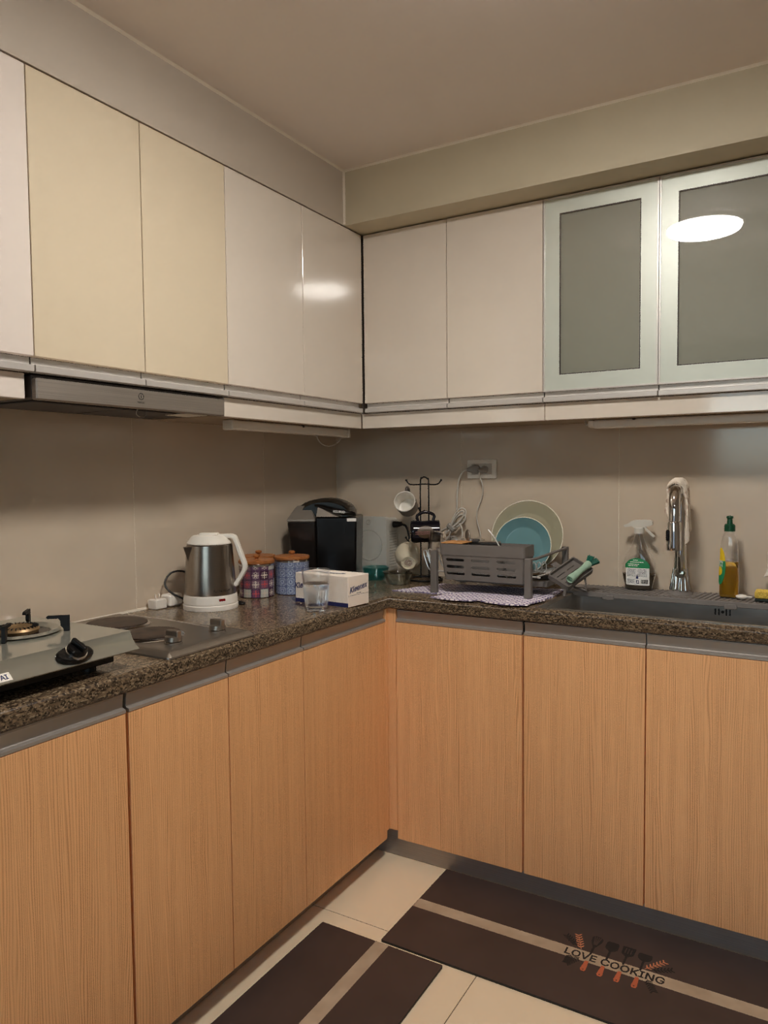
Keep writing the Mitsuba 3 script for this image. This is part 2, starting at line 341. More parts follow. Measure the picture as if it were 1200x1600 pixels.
# the lamp of the dining end of the room, behind the photographer
note('ceiling_light_001', 'second round ceiling lamp at the far end of the room, outside the photo', 'ceiling lamp')
add('ceiling_light_001__housing', lathe([(ROOM_LAMP_R + .006, -.002), (ROOM_LAMP_R + .012, -.002), (ROOM_LAMP_R + .012, -.026), (ROOM_LAMP_R + .004, -.03), (ROOM_LAMP_R + .001, -.024), (ROOM_LAMP_R + .006, -.002)], 64, (*ROOM_LAMP_AT, H)), 'white_plastic')
add('ceiling_light_001__diffuser', lathe([(0, 0), (ROOM_LAMP_R, 0), (ROOM_LAMP_R, .02)], 64, (*ROOM_LAMP_AT, H - .026)), 'white_plastic', False, emitter={'type': 'area', 'radiance': rgb([.10 * v for v in LAMP_RADIANCE])})

# ------------------------------------------------------------------ cabinets
# a run along the left wall (doors face +x, they follow one another along y) or along the back wall (doors face -y, along x)
def slab(run, a, b, z0, z1, d0, d1, c=.0012):
    """Chamfered box: from a to b along the run, d0..d1 outward from the wall."""
    return cbox(d0, d1, a, b, z0, z1, c) if run == 'left' else cbox(a, b, -d1, -d0, z0, z1, c)
def section(run, pts, a, b):
    """Outline (outward, z) extruded along the run."""
    return prof_y(pts, a, b) if run == 'left' else prof_x([(-p[0], p[1]) for p in pts], a, b)
def upper_handle(run, P, a, b):
    d = lambda t: P + t
    pts = [(d(-.017), ZUB - .001), (d(-.017), ZUB - .015), (d(-.010), ZUB - .018), (d(-.002), ZUB - .018), (d(.0005), ZUB - .0195), (d(.0005), ZUB - .0325), (d(-.0015), ZUB - .034), (d(-.0195), ZUB - .034), (d(-.0195), ZUB - .001)]
    return section(run, pts, a, b)
def base_handle(run, P, a, b):
    d = lambda t: P + t; z = ZBT
    pts = [(d(-.0195), z + .001), (d(.0), z + .001), (d(.001), z + .002), (d(.001), z + .0080), (d(-.001), z + .0092), (d(-.0075), z + .0105), (d(-.0095), z + .0125), (d(-.0072), z + .0340), (d(-.0062), z + .0365), (d(-.0062), z + .0410), (d(-.0195), z + .0410)]
    return section(run, pts, a, b)
def upper_unit(label, run, doors, mats, valance=None, glass=False, vz=ZV):
    P = XU if run == 'left' else -YU
    u = note(num('upper_cabinet'), label, 'cabinet')
    lo, hi = min(min(d) for d in doors), max(max(d) for d in doors)
    D = P - .0205
    z0 = ZUB - .034
    if glass:
        t = .016; body = man(slab(run, lo + .0006, hi - .0006, z0, ZUT - .006, .001, D)) - man(slab(run, lo + t, hi - t, ZUB + .012, ZUT - .02, .02, D + .05))
        part(u, 'body', unman(body), 'carcass', False)
        part(u, 'shelf', slab(run, lo + t + .001, hi - t - .001, 1.86, 1.876, .021, D - .03), 'carcass', False)
    else: part(u, 'body', slab(run, lo + .0006, hi - .0006, z0, ZUT - .006, .001, D), 'carcass', False)
    for (a, b), m in zip(doors, mats):
        g = .0012
        if glass:
            d = num(u + '__door'); fw = .052; A, B = a + g, b - g
            f = man(slab(run, A, B, ZUB, ZUT - .004, D + .0005, P - .005)) - man(slab(run, A + fw, B - fw, ZUB + fw, ZUT - .004 - fw, D - .1, P + .1, .0002))
            add(d, unman(f), 'frame_alu', False)
            part(d, 'frosted_panel', slab(run, A + fw - .006, B - fw + .006, ZUB + fw - .006, ZUT + .002 - fw, D + .006, D + .009, .0003), 'frosted', False)
            e = .0022
            bead = man(slab(run, A + fw - e * .2, B - fw + e * .2, ZUB + fw - e * .2, ZUT - .004 - fw + e * .2, D + .009, P - .0047, .0002)) - man(slab(run, A + fw + e, B - fw - e, ZUB + fw + e, ZUT - .004 - fw - e, D, P, .0002))
            part(d, 'bead', unman(bead), 'rack_dark', False)
            edge = man(slab(run, A - .0005, B + .0005, ZUB - .0005, ZUT - .0035, D + .004, P - .0012, .0004)) - man(slab(run, A + .004, B - .004, ZUB + .004, ZUT - .008, D, P + .01, .0002))
            part(d, 'edge_strip', unman(edge), 'aluminium', False)
            part(d, 'glass_pane', slab(run, A + .0045, B - .0045, ZUB + .0045, ZUT - .0085, P - .0042, P - .0012, .0003), 'thin_glass', False)
        else:
            d = part(u, 'door', slab(run, a + g, b - g, ZUB, ZUT - .0035, D + .0008, P), m, False)
        part(d, 'handle', upper_handle(run, P, a + .002, b - .002), 'aluminium', 20)
    if valance:
        part(u, 'valance', slab(run, valance[0], valance[1], vz, ZUB - .0355, P - .038, P - .020), m if isinstance(m, str) and not glass else 'lacquer_white', False)
        part(u, 'bottom_board', slab(run, lo + .0006, hi - .0006, vz + .003, ZUB - .0345, .002, P - .0385), 'underside', False)
    return u
UY = [-1.935, -1.6296, -1.3244, -1.0215, -.6595, YU - .004]
u1 = upper_unit('pale glossy upper cabinet at the far left, cut by the photo edge', 'left', [(UY[0], UY[1])], ['lacquer_pale'], (UY[0], UY[1] - .012))
u2 = upper_unit('cream upper cabinet with two doors directly above the range hood', 'left', [(UY[1], UY[2]), (UY[2], UY[3])], ['lacquer_cream'] * 2)
u3 = upper_unit('glossy white two-door upper cabinet between the hood cabinet and the corner', 'left', [(UY[3], UY[4]), (UY[4], UY[5])], ['lacquer_white'] * 2, (UY[3] + .001, UY[5] + .019))
BX = [XU + .004, .6645, 1.0072, 1.3625, 1.718]
u4 = upper_unit('white two-door upper cabinet on the back wall, between the corner and the frosted glass doors', 'back', [(BX[0], BX[1]), (BX[1], BX[2])], ['lacquer_white'] * 2, (XU - .019, BX[2] - .001))
u5 = upper_unit('upper cabinet with two frosted glass doors in pale metal frames above the sink', 'back', [(BX[2], BX[3]), (BX[3], BX[4])], [None] * 2, (BX[2] + .001, BX[4]), True)
part(u5, 'end_panel', cbox(BX[4] + .0005, BX[4] + .016, YU, -.002, ZV, ZUT - .0035), 'lacquer_white', False)
for z in (ZUB - .0215, ZUB - .038):
    part(u3, 'corner_bumper', cyl((XU - .004, YU - .0035, z - .003), (XU - .004, YU - .0035, z + .003), .006, 16), 'thin_plastic')
part(u4, 'filler', cbox(.30, XU + .003, YU + .021, -.002, ZUB - .034, ZUT - .006), 'carcass', False)

def base_unit(label, run, doors, extra=None, low=False):
    P = XB if run == 'left' else -YB
    u = note(num('base_cabinet'), label, 'cabinet')
    lo, hi = min(min(d) for d in doors), max(max(d) for d in doors)
    D = P - .0205
    part(u, 'body', slab(run, lo + .0006, hi - .0006, ZBB + .026, .66 if low else ZBT + .006, .012, D), 'oak', False)
    if not low: part(u, 'front_rail', slab(run, lo + .0006, hi - .0006, ZBT - .1, ZCB - .002, D - .030, D - .0195 + .0195 - .0005), 'black_matte', False)
    for a, b in doors:
        d = part(u, 'door', slab(run, a + .0016, b - .0016, ZBB, ZBT, D + .0008, P, .001), 'oak', False)
        part(d, 'handle', base_handle(run, P, a + .002, b - .002), 'handle_grey', 20)
    return u
BY = [-2.28, -1.903, -1.5955, -1.2874, -.9809, -.522]
b1 = base_unit('oak base cabinet at the far left below the gas stove', 'left', [(BY[0], BY[1]), (BY[1], BY[2] - .002)])
b2 = base_unit('oak base cabinet with two narrow doors below the steel electric hob', 'left', [(BY[2] + .002, BY[3]), (BY[3], BY[4])])
b3 = base_unit('oak base cabinet with one wide door running into the corner, left run', 'left', [(BY[4], BY[5])])
CX = [.5715, 1.0165, 1.3756, 1.7347]
b4 = base_unit('oak base cabinet right of the corner, below the dish rack', 'back', [(CX[0], CX[1] - .0015)])
b5 = base_unit('oak base cabinet with two doors below the sink', 'back', [(CX[1] + .0015, CX[2]), (CX[2], CX[3])], low=True)
b6 = base_unit('oak base cabinet beyond the right photo edge', 'back', [(CX[3] + .001, 2.09)], low=True)
part(b3, 'corner_filler', cbox(XB - .019, CX[0] - .0005, YB + .002, YB + .0195, ZBB + .026, ZCB - .002), 'oak', False)
part(b3, 'corner_filler', cbox(XB - .019, XB - .001, BY[5] + .002, YB + .0015, ZBB + .026, ZCB - .002), 'oak', False)
add('kickboard', cbox(.462, .479, -2.28, -.481, .0012, .1005), 'hood_steel', False, label='brushed steel kickboard under the left run of base cabinets', category='kickboard')
add('kickboard_001', cbox(.463, 2.09, -.479, -.462, .0012, .1005), 'hood_steel', False, label='brushed steel kickboard under the back run of base cabinets', category='kickboard')

# worktop with a rounded front edge and the opening for the sink
def worktop():
    r = .012; a = np.linspace(0, np.pi / 2, 6)
    def edge(front, sgn):
        lowc, hic = ZCB + .007, ZC - r
        return [(front - sgn * r + sgn * r * math.cos(t), hic + r * math.sin(t)) for t in a] + [(front - sgn * .007 + sgn * .007 * math.cos(t), lowc - .007 * math.sin(t)) for t in a]
    L = np.array([(x, y, z) for x, z in edge(.5545, 1) for y in (-2.3, -.001)] + [(.001, y, z) for y in (-2.3, -.001) for z in (ZCB, ZC)])
    B = np.array([(x, y, z) for y, z in edge(-.520, -1) for x in (.001, 2.10)] + [(x, -.001, z) for x in (.001, 2.10) for z in (ZCB, ZC)])
    m = mf.Manifold.hull_points(L) + mf.Manifold.hull_points(B)
    return m - man(vbox(1.074, 1.862, -.4865, -.130, ZCB - .1, ZC + .1, .022))
add('worktop', unman(worktop()), 'granite', 25, 'polished brown speckled granite worktop running round the corner', 'worktop')
def sink():
    bowl = man(vbox(1.0765, 1.8595, -.4840, -.1325, .705, ZC + .0015, .021)) - man(vbox(1.079, 1.857, -.4815, -.135, .708, ZC + .1, .020))
    return unman(bowl)
s = note('sink', 'deep rectangular stainless steel sink set in the granite worktop', 'sink')
part(s, 'bowl', sink(), 'sink_steel', 30)
rim = man(vbox(1.058, 1.876, -.4985, -.028, ZC + .0003, ZC + .0021, .02)) - man(vbox(1.079, 1.857, -.4815, -.135, ZC - .1, ZC + .1, .020))
part(s, 'rim', unman(rim), 'steel', 30)
for i, x in enumerate((1.512, 1.5225, 1.533, 1.5435, 1.554)):
    if i == 2: part(s, 'overflow_screw', lathe([(0, 0), (.0045, 0), (.004, .0015), (0, .0018)], 16, (x, -.1351, .872), (0, -1, 0)), 'black_matte')
    else: part(s, 'overflow_slot', vbox_slot := xf(ext(sg.LineString([(0, -.008), (0, .008)]).buffer(.0022), 0, .0008), *basis((0, -1, 0)), (x, -.1351, .872)), 'black_matte', False)
part(s, 'drain', lathe([(0, .001), (.035, .001), (.042, .0025), (.045, .0005), (0, .0005)], 32, (1.45, -.30, .708)), 'chrome')

# ------------------------------------------------------------------ range hood and cabinet lights
h = note('range_hood', 'slim stainless steel range hood under the cream upper cabinet', 'range hood')
y0, y1 = UY[1] + .004, UY[3] - .014
part(h, 'body', cbox(.012, XU - .024, y0 + .003, y1 - .003, 1.486, ZUB - .036), 'rack_dark', False)
part(h, 'front_panel', cbox(XU - .022, XU - .003, y0, y1, 1.481, 1.5285, .003), 'hood_steel', False)
part(h, 'grease_filter', cbox(.06, .26, y0 + .03, -1.345, 1.4815, 1.4855, .001), 'rack_dark', False)
part(h, 'grease_filter', cbox(.06, .26, -1.335, y1 - .13, 1.4815, 1.4855, .001), 'rack_dark', False)
part(h, 'lamp_cover', cbox(.20, .28, y1 - .115, y1 - .03, 1.482, 1.4855, .001), 'cloudy_plastic', False)
r_, u_, n_ = basis((1, 0, 0))
ring = ext(sg.Point(0, 0).buffer(.0085).difference(sg.Point(0, 0).buffer(.0068)), 0, .0006)
part(h, 'emblem', xf(cat(ring, ext(sg.box(-.001, -.0048, .001, .0018), 0, .0006), ext(sg.Point(0, .0042).buffer(.0013), 0, .0006)), r_, u_, n_, (XU - .0031, -1.3385, 1.5115)), 'black_matte', False)
part(h, 'lettering', xf(text('INDESIT', .0042, .0005), r_, u_, n_, (XU - .0031, -1.3385, 1.4965)), 'black_matte', False)
part(h, 'power_cord', tube([(.30, -1.33, 1.4862), (.285, -1.325, 1.472), (.27, -1.30, 1.466), (.26, -1.275, 1.470), (.255, -1.265, 1.4855)], .0014, 8), 'cord_shade')
b = note('batten_light', 'switched-off white batten light under the left upper cabinet with a looping cord', 'batten light')
part(b, 'body', rbox(.195, .235, -.900, -.262, 1.454, 1.4835, .006), 'white_plastic')
part(b, 'end_cap', rbox(.193, .237, -.912, -.898, 1.452, 1.4838, .005), 'white_plastic')
part(b, 'end_cap', rbox(.193, .237, -.264, -.250, 1.452, 1.4838, .005), 'white_plastic')
part(b, 'clip', cbox(.190, .238, -.555, -.545, 1.476, 1.4845), 'rack_dark', False)
part(b, 'power_cord', tube([(.214, -.445, 1.4548), (.214, -.425, 1.432), (.205, -.37, 1.418), (.19, -.30, 1.422), (.188, -.258, 1.440), (.20, -.249, 1.462)], .0018, 8), 'cord_white')
b = note('batten_light_001', 'switched-off white batten light under the glass-door cabinet above the sink', 'batten light')
part(b, 'body', rbox(1.135, 1.715, -.165, -.125, 1.456, 1.4838, .006), 'white_plastic')
part(b, 'end_cap', rbox(1.118, 1.137, -.163, -.127, 1.459, 1.4835, .006), 'white_plastic')
part(b, 'cord_stub', tube([(1.119, -.145, 1.472), (1.108, -.145, 1.470), (1.104, -.140, 1.4838)], .0035, 8), 'cord_white')
part(b, 'clip', cbox(1.262, 1.272, -.168, -.122, 1.478, 1.4846), 'rack_dark', False)

# ------------------------------------------------------------------ gas stove
g = note('gas_stove', 'mirror-finish table-top gas stove at the far left of the worktop', 'gas stove')
GY0, GY1 = -2.26, -1.552
part(g, 'base', cbox(.175, .490, GY0 + .02, GY1 - .03, ZC + .013, .968), 'black_matte', False)
for x in (.20, .46):
    for y in (GY0 + .06, GY1 - .07): part(g, 'foot', cyl((x, y, ZC + .0004), (x, y, ZC + .014), .014, 16), 'black_matte')
fx = [(.507, .9805), (.513, .966), (.522, .954), (.535, .9445)]
shell = [(.150, .9805)] + fx + [(.534, .9425), (.520, .951), (.510, .963), (.503, .9775), (.150, .9775)]
part(g, 'top_plate', prof_y([(.150, .9805), (.507, .9805), (.503, .9775), (.150, .9775)], GY0, GY1), 'mirror_steel', False)
part(g, 'front_panel', prof_y(fx + [(.534, .9425), (.520, .951), (.510, .963), (.503, .9775)], GY0, GY1), 'mirror_steel', 40)
BC = np.array([.313, -1.684, .9805])
ring = lathe([(.078, 0), (.086, .004), (.080, .0085), (.068, .0045), (.0645, .001), (.064, -.003)], 56, BC)
part(g, 'burner_ring', ring, 'mirror_steel')
part(g, 'burner_well', lathe([(.0642, .0012), (0, .0007)], 40, BC), 'black_gloss')
gear = [(.014, .0013), (.040, .0013), (.043, .008), (.040, .013), (.031, .0155), (.025, .011), (.014, .009), (.014, .0013)]
bur = lathe(gear, 64, BC)
part(g, 'burner_head', bur, 'burner_brass', False)
for k in range(28):
    a = k * 2 * math.pi / 28; c, s_ = math.cos(a), math.sin(a)
    part(g, 'burner_fin', xf(cbox(.029, .0405, -.0008, .0008, .010, .0165, .0003), (c, s_, 0), (-s_, c, 0), (0, 0, 1), BC), 'black_iron', False)
for a in (42, 134, 222, 312):
    c, s_ = math.cos(math.radians(a)), math.sin(math.radians(a))
    pl = sg.Polygon([(.092, 0), (.104, 0), (.104, .034), (.060, .034), (.057, .031), (.060, .0275), (.082, .0275), (.086, .022), (.086, .012), (.092, .006)]).buffer(-.001).buffer(.001)
    m = xf(ext(pl, -.0035, .0035), (1, 0, 0), (0, 0, 1), (0, -1, 0))
    part(g, 'pan_support', xf(m, (c, s_, 0), (-s_, c, 0), (0, 0, 1), BC + (0, 0, .0002)), 'black_iron', False)
kn = unit((.58, 0, .82)); kr, ku, kn = basis(kn)
kc = np.array([.5185, -1.700, .9605])
bm = lathe([(0, 0), (1, 0), (1, .004), (.9, .0075), (.6, .009), (0, .0095)], 40); bm.apply_scale((.041, .0215, 1))
k = part(g, 'knob', xf(bm, kr, ku, kn, kc), 'black_gloss')
part(k, 'collar', xf(lathe([(.0185, .006), (.0215, .007), (.0215, .012), (.0195, .0125), (.0185, .006)], 36), kr, ku, kn, kc), 'chrome')
part(k, 'dial', xf(lathe([(0, .006), (.0195, .006), (.0192, .019), (.0165, .022), (0, .023)], 36), kr, ku, kn, kc), 'black_gloss')
part(k, 'grip', xf(rbox(-.005, .005, -.018, .018, .018, .033, .0035), unit(kr + .25 * ku), unit(ku - .25 * kr), kn, kc), 'black_gloss')
sn = unit((.66, 0, .75)); sr, su, sn = basis(sn)
st = part(g, 'badge', xf(cbox(-.05, .05, -.0095, .0095, 0, .0012, .0006), sr, su, sn, (.5248, -1.888, .9530)), 'white_plastic', False)
part(st, 'lettering', xf(text('AI', .010, .0004, True), sr, su, sn, (.5257, -1.852, .9539)), 'navy_print', False)

# ------------------------------------------------------------------ electric hob
e = note('electric_hob', 'stainless two-plate electric hob with two silver knobs beside the gas stove', 'electric hob')
EX0, EX1, EY0, EY1 = .035, .548, -1.482, -1.188
lo_ = sg.box(EX0, EY0, EX1, EY1).buffer(-.012).buffer(.012)
def layer(inset, z): return [(x, y, z) for x, y in np.array(lo_.buffer(-inset).exterior.coords)]
part(e, 'plate', hull(layer(0, ZC + .0004) + layer(.001, ZC + .004) + layer(.012, ZC + .013) + layer(.03, ZC + .0165)), 'steel', 35)
for (x, y, r) in ((.190, -1.325, .078), (.372, -1.372, .070)):
    d = part(e, 'hotplate', lathe([(0, 0), (r, 0), (r, .007), (r - .004, .009), (.02, .0085), (.018, .0078), (0, .0078)], 48, (x, y, ZC + .0164)), 'hotplate')
    part(d, 'ring', lathe([(r + .0003, 0), (r + .009, 0), (r + .007, .002), (r + .001, .0045), (r + .0003, .0045)], 48, (x, y, ZC + .0164)), 'chrome')
part(e, 'ridge', tube([(.46, -1.235, ZC + .0163), (.30, -1.215, ZC + .0166), (.10, -1.21, ZC + .0163)], .0016, 8), 'chrome')
for (x, y) in ((.482, -1.405), (.482, -1.258)):
    m = lathe([(0, 0), (.021, 0), (.021, .002), (.017, .004), (.0205, .006), (.0195, .016), (.012, .018), (0, .018)], 32, (x, y, ZC + .0166))
    k = part(e, 'knob', m, 'steel')
    part(k, 'grip', rbox(x - .0195, x + .0195, y - .007, y + .007, ZC + .030, ZC + .0475, .003), 'steel')

# ------------------------------------------------------------------ chargers, kettle, canisters
c = note('plug_adapter', 'white plug adapter with two metal pins upwards, on the worktop by the left wall', 'plug adapter')
part(c, 'body', rbox(.012, .050, -1.062, -1.018, ZC + .0004, ZC + .030, .004), 'white_plastic')
for y in (-1.047, -1.033): part(c, 'pin', cbox(.027, .034, y - .001, y + .001, ZC + .029, ZC + .046, .0004), 'chrome', False)
c = note('power_plug', 'rounded white plug lying between the pinned adapter and the kettle', 'plug')
part(c, 'body', rbox(.010, .056, -1.012, -.955, ZC + .0004, ZC + .040, .010), 'white_plastic')
KC = np.array([.164, -.947, 0])
k = note('kettle', 'brushed steel electric kettle with white lid, handle and base', 'kettle')
part(k, 'power_base', lathe([(0, 0), (.083, 0), (.084, .003), (.084, .014), (.081, .017), (0, .017)], 56, KC + (0, 0, ZC + .0004)), 'white_plastic')
part(k, 'band', lathe([(0, 0), (.082, 0), (.0825, .004), (.081, .024), (.0795, .027), (0, .027)], 56, KC + (0, 0, ZC + .0185)), 'white_plastic')
body = [(0, .0465), (.0785, .0465), (.0785, .060), (.0745, .120), (.0705, .175), (.0690, .196), (.066, .199), (0, .199)]
part(k, 'body', lathe(body, 64, KC + (0, 0, ZC)), 'kettle_steel')
part(k, 'lid', lathe([(0, .1995), (.068, .1995), (.0685, .203), (.064, .210), (.055, .221), (.050, .2245), (0, .226)], 56, KC + (0, 0, ZC)), 'white_plastic')
part(k, 'lid_tab', xf(rbox(-.030, .028, -.018, .018, .2235, .232, .004), (.86, .51, 0), (-.51, .86, 0), (0, 0, 1), KC + (0, 0, ZC)), 'white_plastic')
hx = np.array([.90, .44, 0]); hy = np.array([-.44, .90, 0])
path = [(.030, .221), (.060, .2225), (.074, .221), (.081, .214), (.094, .178), (.107, .142), (.110, .130), (.108, .118), (.096, .096), (.078, .070)]
hp = [KC + hx * a + np.array([0, 0, ZC + z]) for a, z in path]
P = smooth_path(hp, 5); n = len(P); w_ = np.interp(np.arange(n) / n, [0, .3, .6, 1], [.013, .0125, .0115, .010])
def band(P, wid, th, side):
    P = np.asarray(P); t = np.gradient(P, axis=0); t /= np.linalg.norm(t, axis=1, keepdims=True); V = []; F = []
    a = np.linspace(0, 2 * np.pi, 13)[:-1]
    for i in range(len(P)):
        nn = np.cross(t[i], side)
        for x in a:
            c_, s_ = math.cos(x), math.sin(x); V.append(P[i] + wid[i] * np.sign(c_) * abs(c_) ** .6 * side + th * np.sign(s_) * abs(s_) ** .6 * nn)
    for i in range(len(P) - 1):
        for j in range(12): q, A, B = (j + 1) % 12, i * 12, i * 12 + 12; F += [(A + j, A + q, B + q), (A + j, B + q, B + j)]
    V += [P[0], P[-1]]; m_ = len(V); L = (len(P) - 1) * 12
    F += [(m_ - 2, (j + 1) % 12, j) for j in range(12)] + [(m_ - 1, L + j, L + (j + 1) % 12) for j in range(12)]
    m = tm(V, F); trimesh.repair.fix_normals(m); return m
part(k, 'handle', band(P, w_, .0075, hy), 'white_plastic', 40)
sd = unit((-.34, -.94, 0)); sp = np.cross((0, 0, 1), sd)
part(k, 'spout', hull([KC + sd * .067 + sp * w + (0, 0, ZC + .194) for w in (-.020, .020)] + [KC + sd * .086 + sp * w + (0, 0, ZC + .193) for w in (-.003, .003)] + [KC + sd * .0715 + (0, 0, ZC + .148), KC + sd * .066 + (0, 0, ZC + .15)]), 'kettle_steel', False)
vd = np.array([.69, -.72, 0])
def on_kettle(ang, z, r): d = np.array([math.cos(ang), math.sin(ang), 0]); return basis(d), KC + d * r + np.array([0, 0, z])
for i, ch in enumerate('KUCHENLUXE'):
    (rr, uu, nn), o = on_kettle(math.radians(-38 + 4.4 * i), ZC + .061, .0787); part(k, 'lettering', xf(text(ch, .0062, .0004), rr, uu, nn, o), 'black_matte', False)
(rr, uu, nn), o = on_kettle(math.radians(-22), ZC + .0335, .0806)
part(k, 'switch', xf(rbox(-.010, .010, -.0035, .0035, -.0005, .0022, .001), rr, uu, nn, o), 'red_lens')
part(k, 'power_cord', tube([(.088, -.955, ZC + .012), (.05, -1.000, ZC + .045), (.028, -1.005, ZC + .075), (.03, -.975, ZC + .105), (.05, -.93, ZC + .098), (.07, -.905, ZC + .04), (.10, -.86, ZC + .008), (.16, -.842, ZC + .0045), (.215, -.852, ZC + .0042), (.222, -.870, ZC + .0042), (.19, -.872, ZC + .006), (.175, -.872, ZC + .009)], .0031, 10), 'black_matte')

def canister(x, y, bsdf, label, hgt=.112):
    c = note(num('canister'), label, 'canister')
    part(c, 'body', lathe([(0, .0005), (.0555, .0005), (.058, .003), (.058, hgt - .008), (.0575, hgt - .006)], 56, (x, y, ZC)), bsdf)
    part(c, 'rim', lathe([(.0572, hgt - .007), (.0592, hgt - .006), (.0592, hgt - .001), (.0575, hgt), (.0, hgt)], 56, (x, y, ZC)), 'chrome')
    l = part(c, 'lid', lathe([(0, hgt + .0003), (.058, hgt + .0003), (.061, hgt + .003), (.061, hgt + .009), (.058, hgt + .012), (0, hgt + .0125)], 56, (x, y, ZC)), 'lid_wood')
    part(l, 'knob', lathe([(0, hgt + .0123), (.006, hgt + .0123), (.005, hgt + .017), (.011, hgt + .021), (.012, hgt + .025), (.007, hgt + .029), (0, hgt + .0295)], 28, (x, y, ZC)), 'lid_wood')
canister(.150, -.711, 'canister_red', 'purple patchwork-tile patterned canister with wooden lid beside the kettle handle')
canister(.216, -.602, 'canister_blue', 'blue and white tile patterned canister with wooden lid, in front of the coffee maker', .118)
canister(.066, -.600, 'canister_plain', 'canister hidden behind the purple one, only its wooden lid and knob showing', .112)

# ------------------------------------------------------------------ tissue box, water glass
t = note('tissue_box', 'white striped tissue box with dark blue base band lying behind the water glass', 'tissue box')
tx, ty = np.array([.9965, -.0838, 0]), np.array([.0838, .9965, 0]); to = np.array([.336, -.742, ZC + .0004])
part(t, 'carton', xf(cbox(0, .2145, 0, .107, 0, .0945, .0012), tx, ty, (0, 0, 1), to), 'tissue_card', False)
part(t, 'base_band', xf(cbox(.0005, .2145, -.0005, .0004, .0006, .013, .0002), tx, ty, (0, 0, 1), to), 'navy_print', False)
part(t, 'opening', xf(ext(affinity.scale(sg.Point(.105, .052).buffer(1), .06, .014), .0945, .0949), tx, ty, (0, 0, 1), to), 'label_ink', False)
part(t, 'tissue', xf(rbox(.060, .150, .046, .058, .0946, .0985, .0015), tx, ty, (0, 0, 1), to), 'white_cloth')
for P0, R0 in ((to + tx * .043 + (0, 0, .058), tx), ):
    part(t, 'lettering', xf(text('Kleenex', .017, .0005, True, .15), unit(R0 + np.array([0, 0, .12])), (-.0, 0, 1), -ty, P0 - ty * .0003), 'navy_print', False)
P0 = to + tx * .2146 + ty * .054 + np.array([0, 0, .057])
part(t, 'lettering', xf(text('Kleenex', .017, .0005, True, .15), unit(ty + np.array([0, 0, .12])), (0, 0, 1), tx, P0), 'navy_print', False)
for dz_, hh, ww in ((-.017, .0035, .022), (-.022, .0025, .012)):
    part(t, 'small_print', xf(sg_ := ext(sg.box(-ww / 2, -hh / 4, ww / 2, hh / 4), 0, .0004), ty, (0, 0, 1), tx, P0 + (0, 0, dz_)), 'label_ink', False)
part(t, 'crease', xf(ext(sg.box(-.053, -.0005, .053, .0005), 0, .0004), ty, (0, 0, 1), tx, P0 + (0, 0, -.022)), 'label_ink', False)

g = note('water_glass', 'clear ribbed tumbler half filled with water in front of the tissue box', 'glass')
go = np.array([.483, -.832, ZC + .0005])
def ribbed(prof, n=96, ribs=32, amp=.02, z0=.0, z1=1.0, o=(0, 0, 0)):
    m = lathe(prof, n); v = m.vertices; a = np.arctan2(v[:, 1], v[:, 0]); k = np.clip((v[:, 2] - z0) / .01, 0, 1) * np.clip((z1 - v[:, 2]) / .012, 0, 1)
    v[:, :2] *= (1 + amp * np.cos(a * ribs) * k)[:, None]; m.vertices = v; m.apply_translation(o); return m
zz = np.linspace(.003, .122, 9)
outer = [(0, 0), (.0318, 0), (.0335, .003)] + [(.0338 + .0095 * (z / .122) ** 1.2, z) for z in zz[1:]]
inner = [(.0423 - .0098 * ((.121 - z) / .11), z) for z in np.linspace(.121, .013, 9)] + [(.030, .0105), (0, .010)]
part(g, 'tumbler', ribbed([q for q in outer[2:] if q[1] < .085], 240, 30, .012, .014, .108, go), 'thin_glass', 35)
zt = np.linspace(.0815, .122, 6); wo = lambda z: .0338 + .0095 * (z / .122) ** 1.2
part(g, 'upper_wall', cat(ribbed([(wo(z), z) for z in zt], 240, 30, .012, .014, .108, go), lathe([(wo(.122), .122), (wo(.122) - .0006, .1229), (wo(.122) - .0014, .1229), (wo(.122) - .0020, .122)], 240, go), lathe([(wo(z) - .0020, z) for z in zt[::-1]], 240, go), lathe([(wo(.0815) - .0020, .0815), (wo(.0815), .0815)], 240, go)), 'clear_glass', 40)
part(g, 'thick_base', lathe([(0, 0), (.0312, 0), (.0328, .003), (.0330, .010), (.0305, .0105), (0, .0100)], 96, go), 'clear_glass', 25)
wi = [(r - .0006, z) for r, z in outer[2:] if z < .081 and z > .012]
part(g, 'water', ribbed([(0, .0112), (.0322, .0112)] + wi + [(wi[-1][0] + .0002, .0820), (0, .0820)], 240, 30, .012, .014, .079, go), 'water', 35)

# ------------------------------------------------------------------ coffee maker
m_ = note('coffee_maker', 'black pod coffee maker with smoky side water tank in the corner of the worktop', 'coffee maker')
KO = np.array([.084, -.460, ZC]); ke = np.array([.906, .423, 0]); kb = np.array([-.423, .906, 0])
K = lambda m: xf(m, ke, kb, (0, 0, 1), KO)
part(m_, 'body', K(hull(np.vstack([cbox(.112, .256, .010, .20, .0005, .02, .006).vertices, cbox(.108, .262, .002, .205, .235, .252, .006).vertices]))), 'black_gloss', 25)
part(m_, 'tank', K(hull(np.vstack([cbox(.020, .106, .022, .16, .0005, .02, .008).vertices, cbox(.002, .1065, .004, .175, .225, .232, .008).vertices]))), 'tank_dark', 25)
part(m_, 'tank_lid', K(hull(np.vstack([cbox(.0005, .1068, .002, .178, .2325, .246, .004).vertices, cbox(.022, .084, .05, .165, .276, .290, .010).vertices]))), 'keurig_silver', 25)
a = np.linspace(0, np.pi, 26); arch = [(.129 + .110 * math.cos(t), .250 + .067 * math.sin(t) ** .85) for t in a]
back = [(x, .195, z) for x, z in arch]; front = [(.136 + (x - .129) * .82, .040, .252 + (z - .250) * .78) for x, z in arch]; mid = [(x, .085, z) for x, z in arch]
part(m_, 'dome', K(hull([(x, y, z) for x, y, z in back + mid + front])), 'black_gloss', 35)
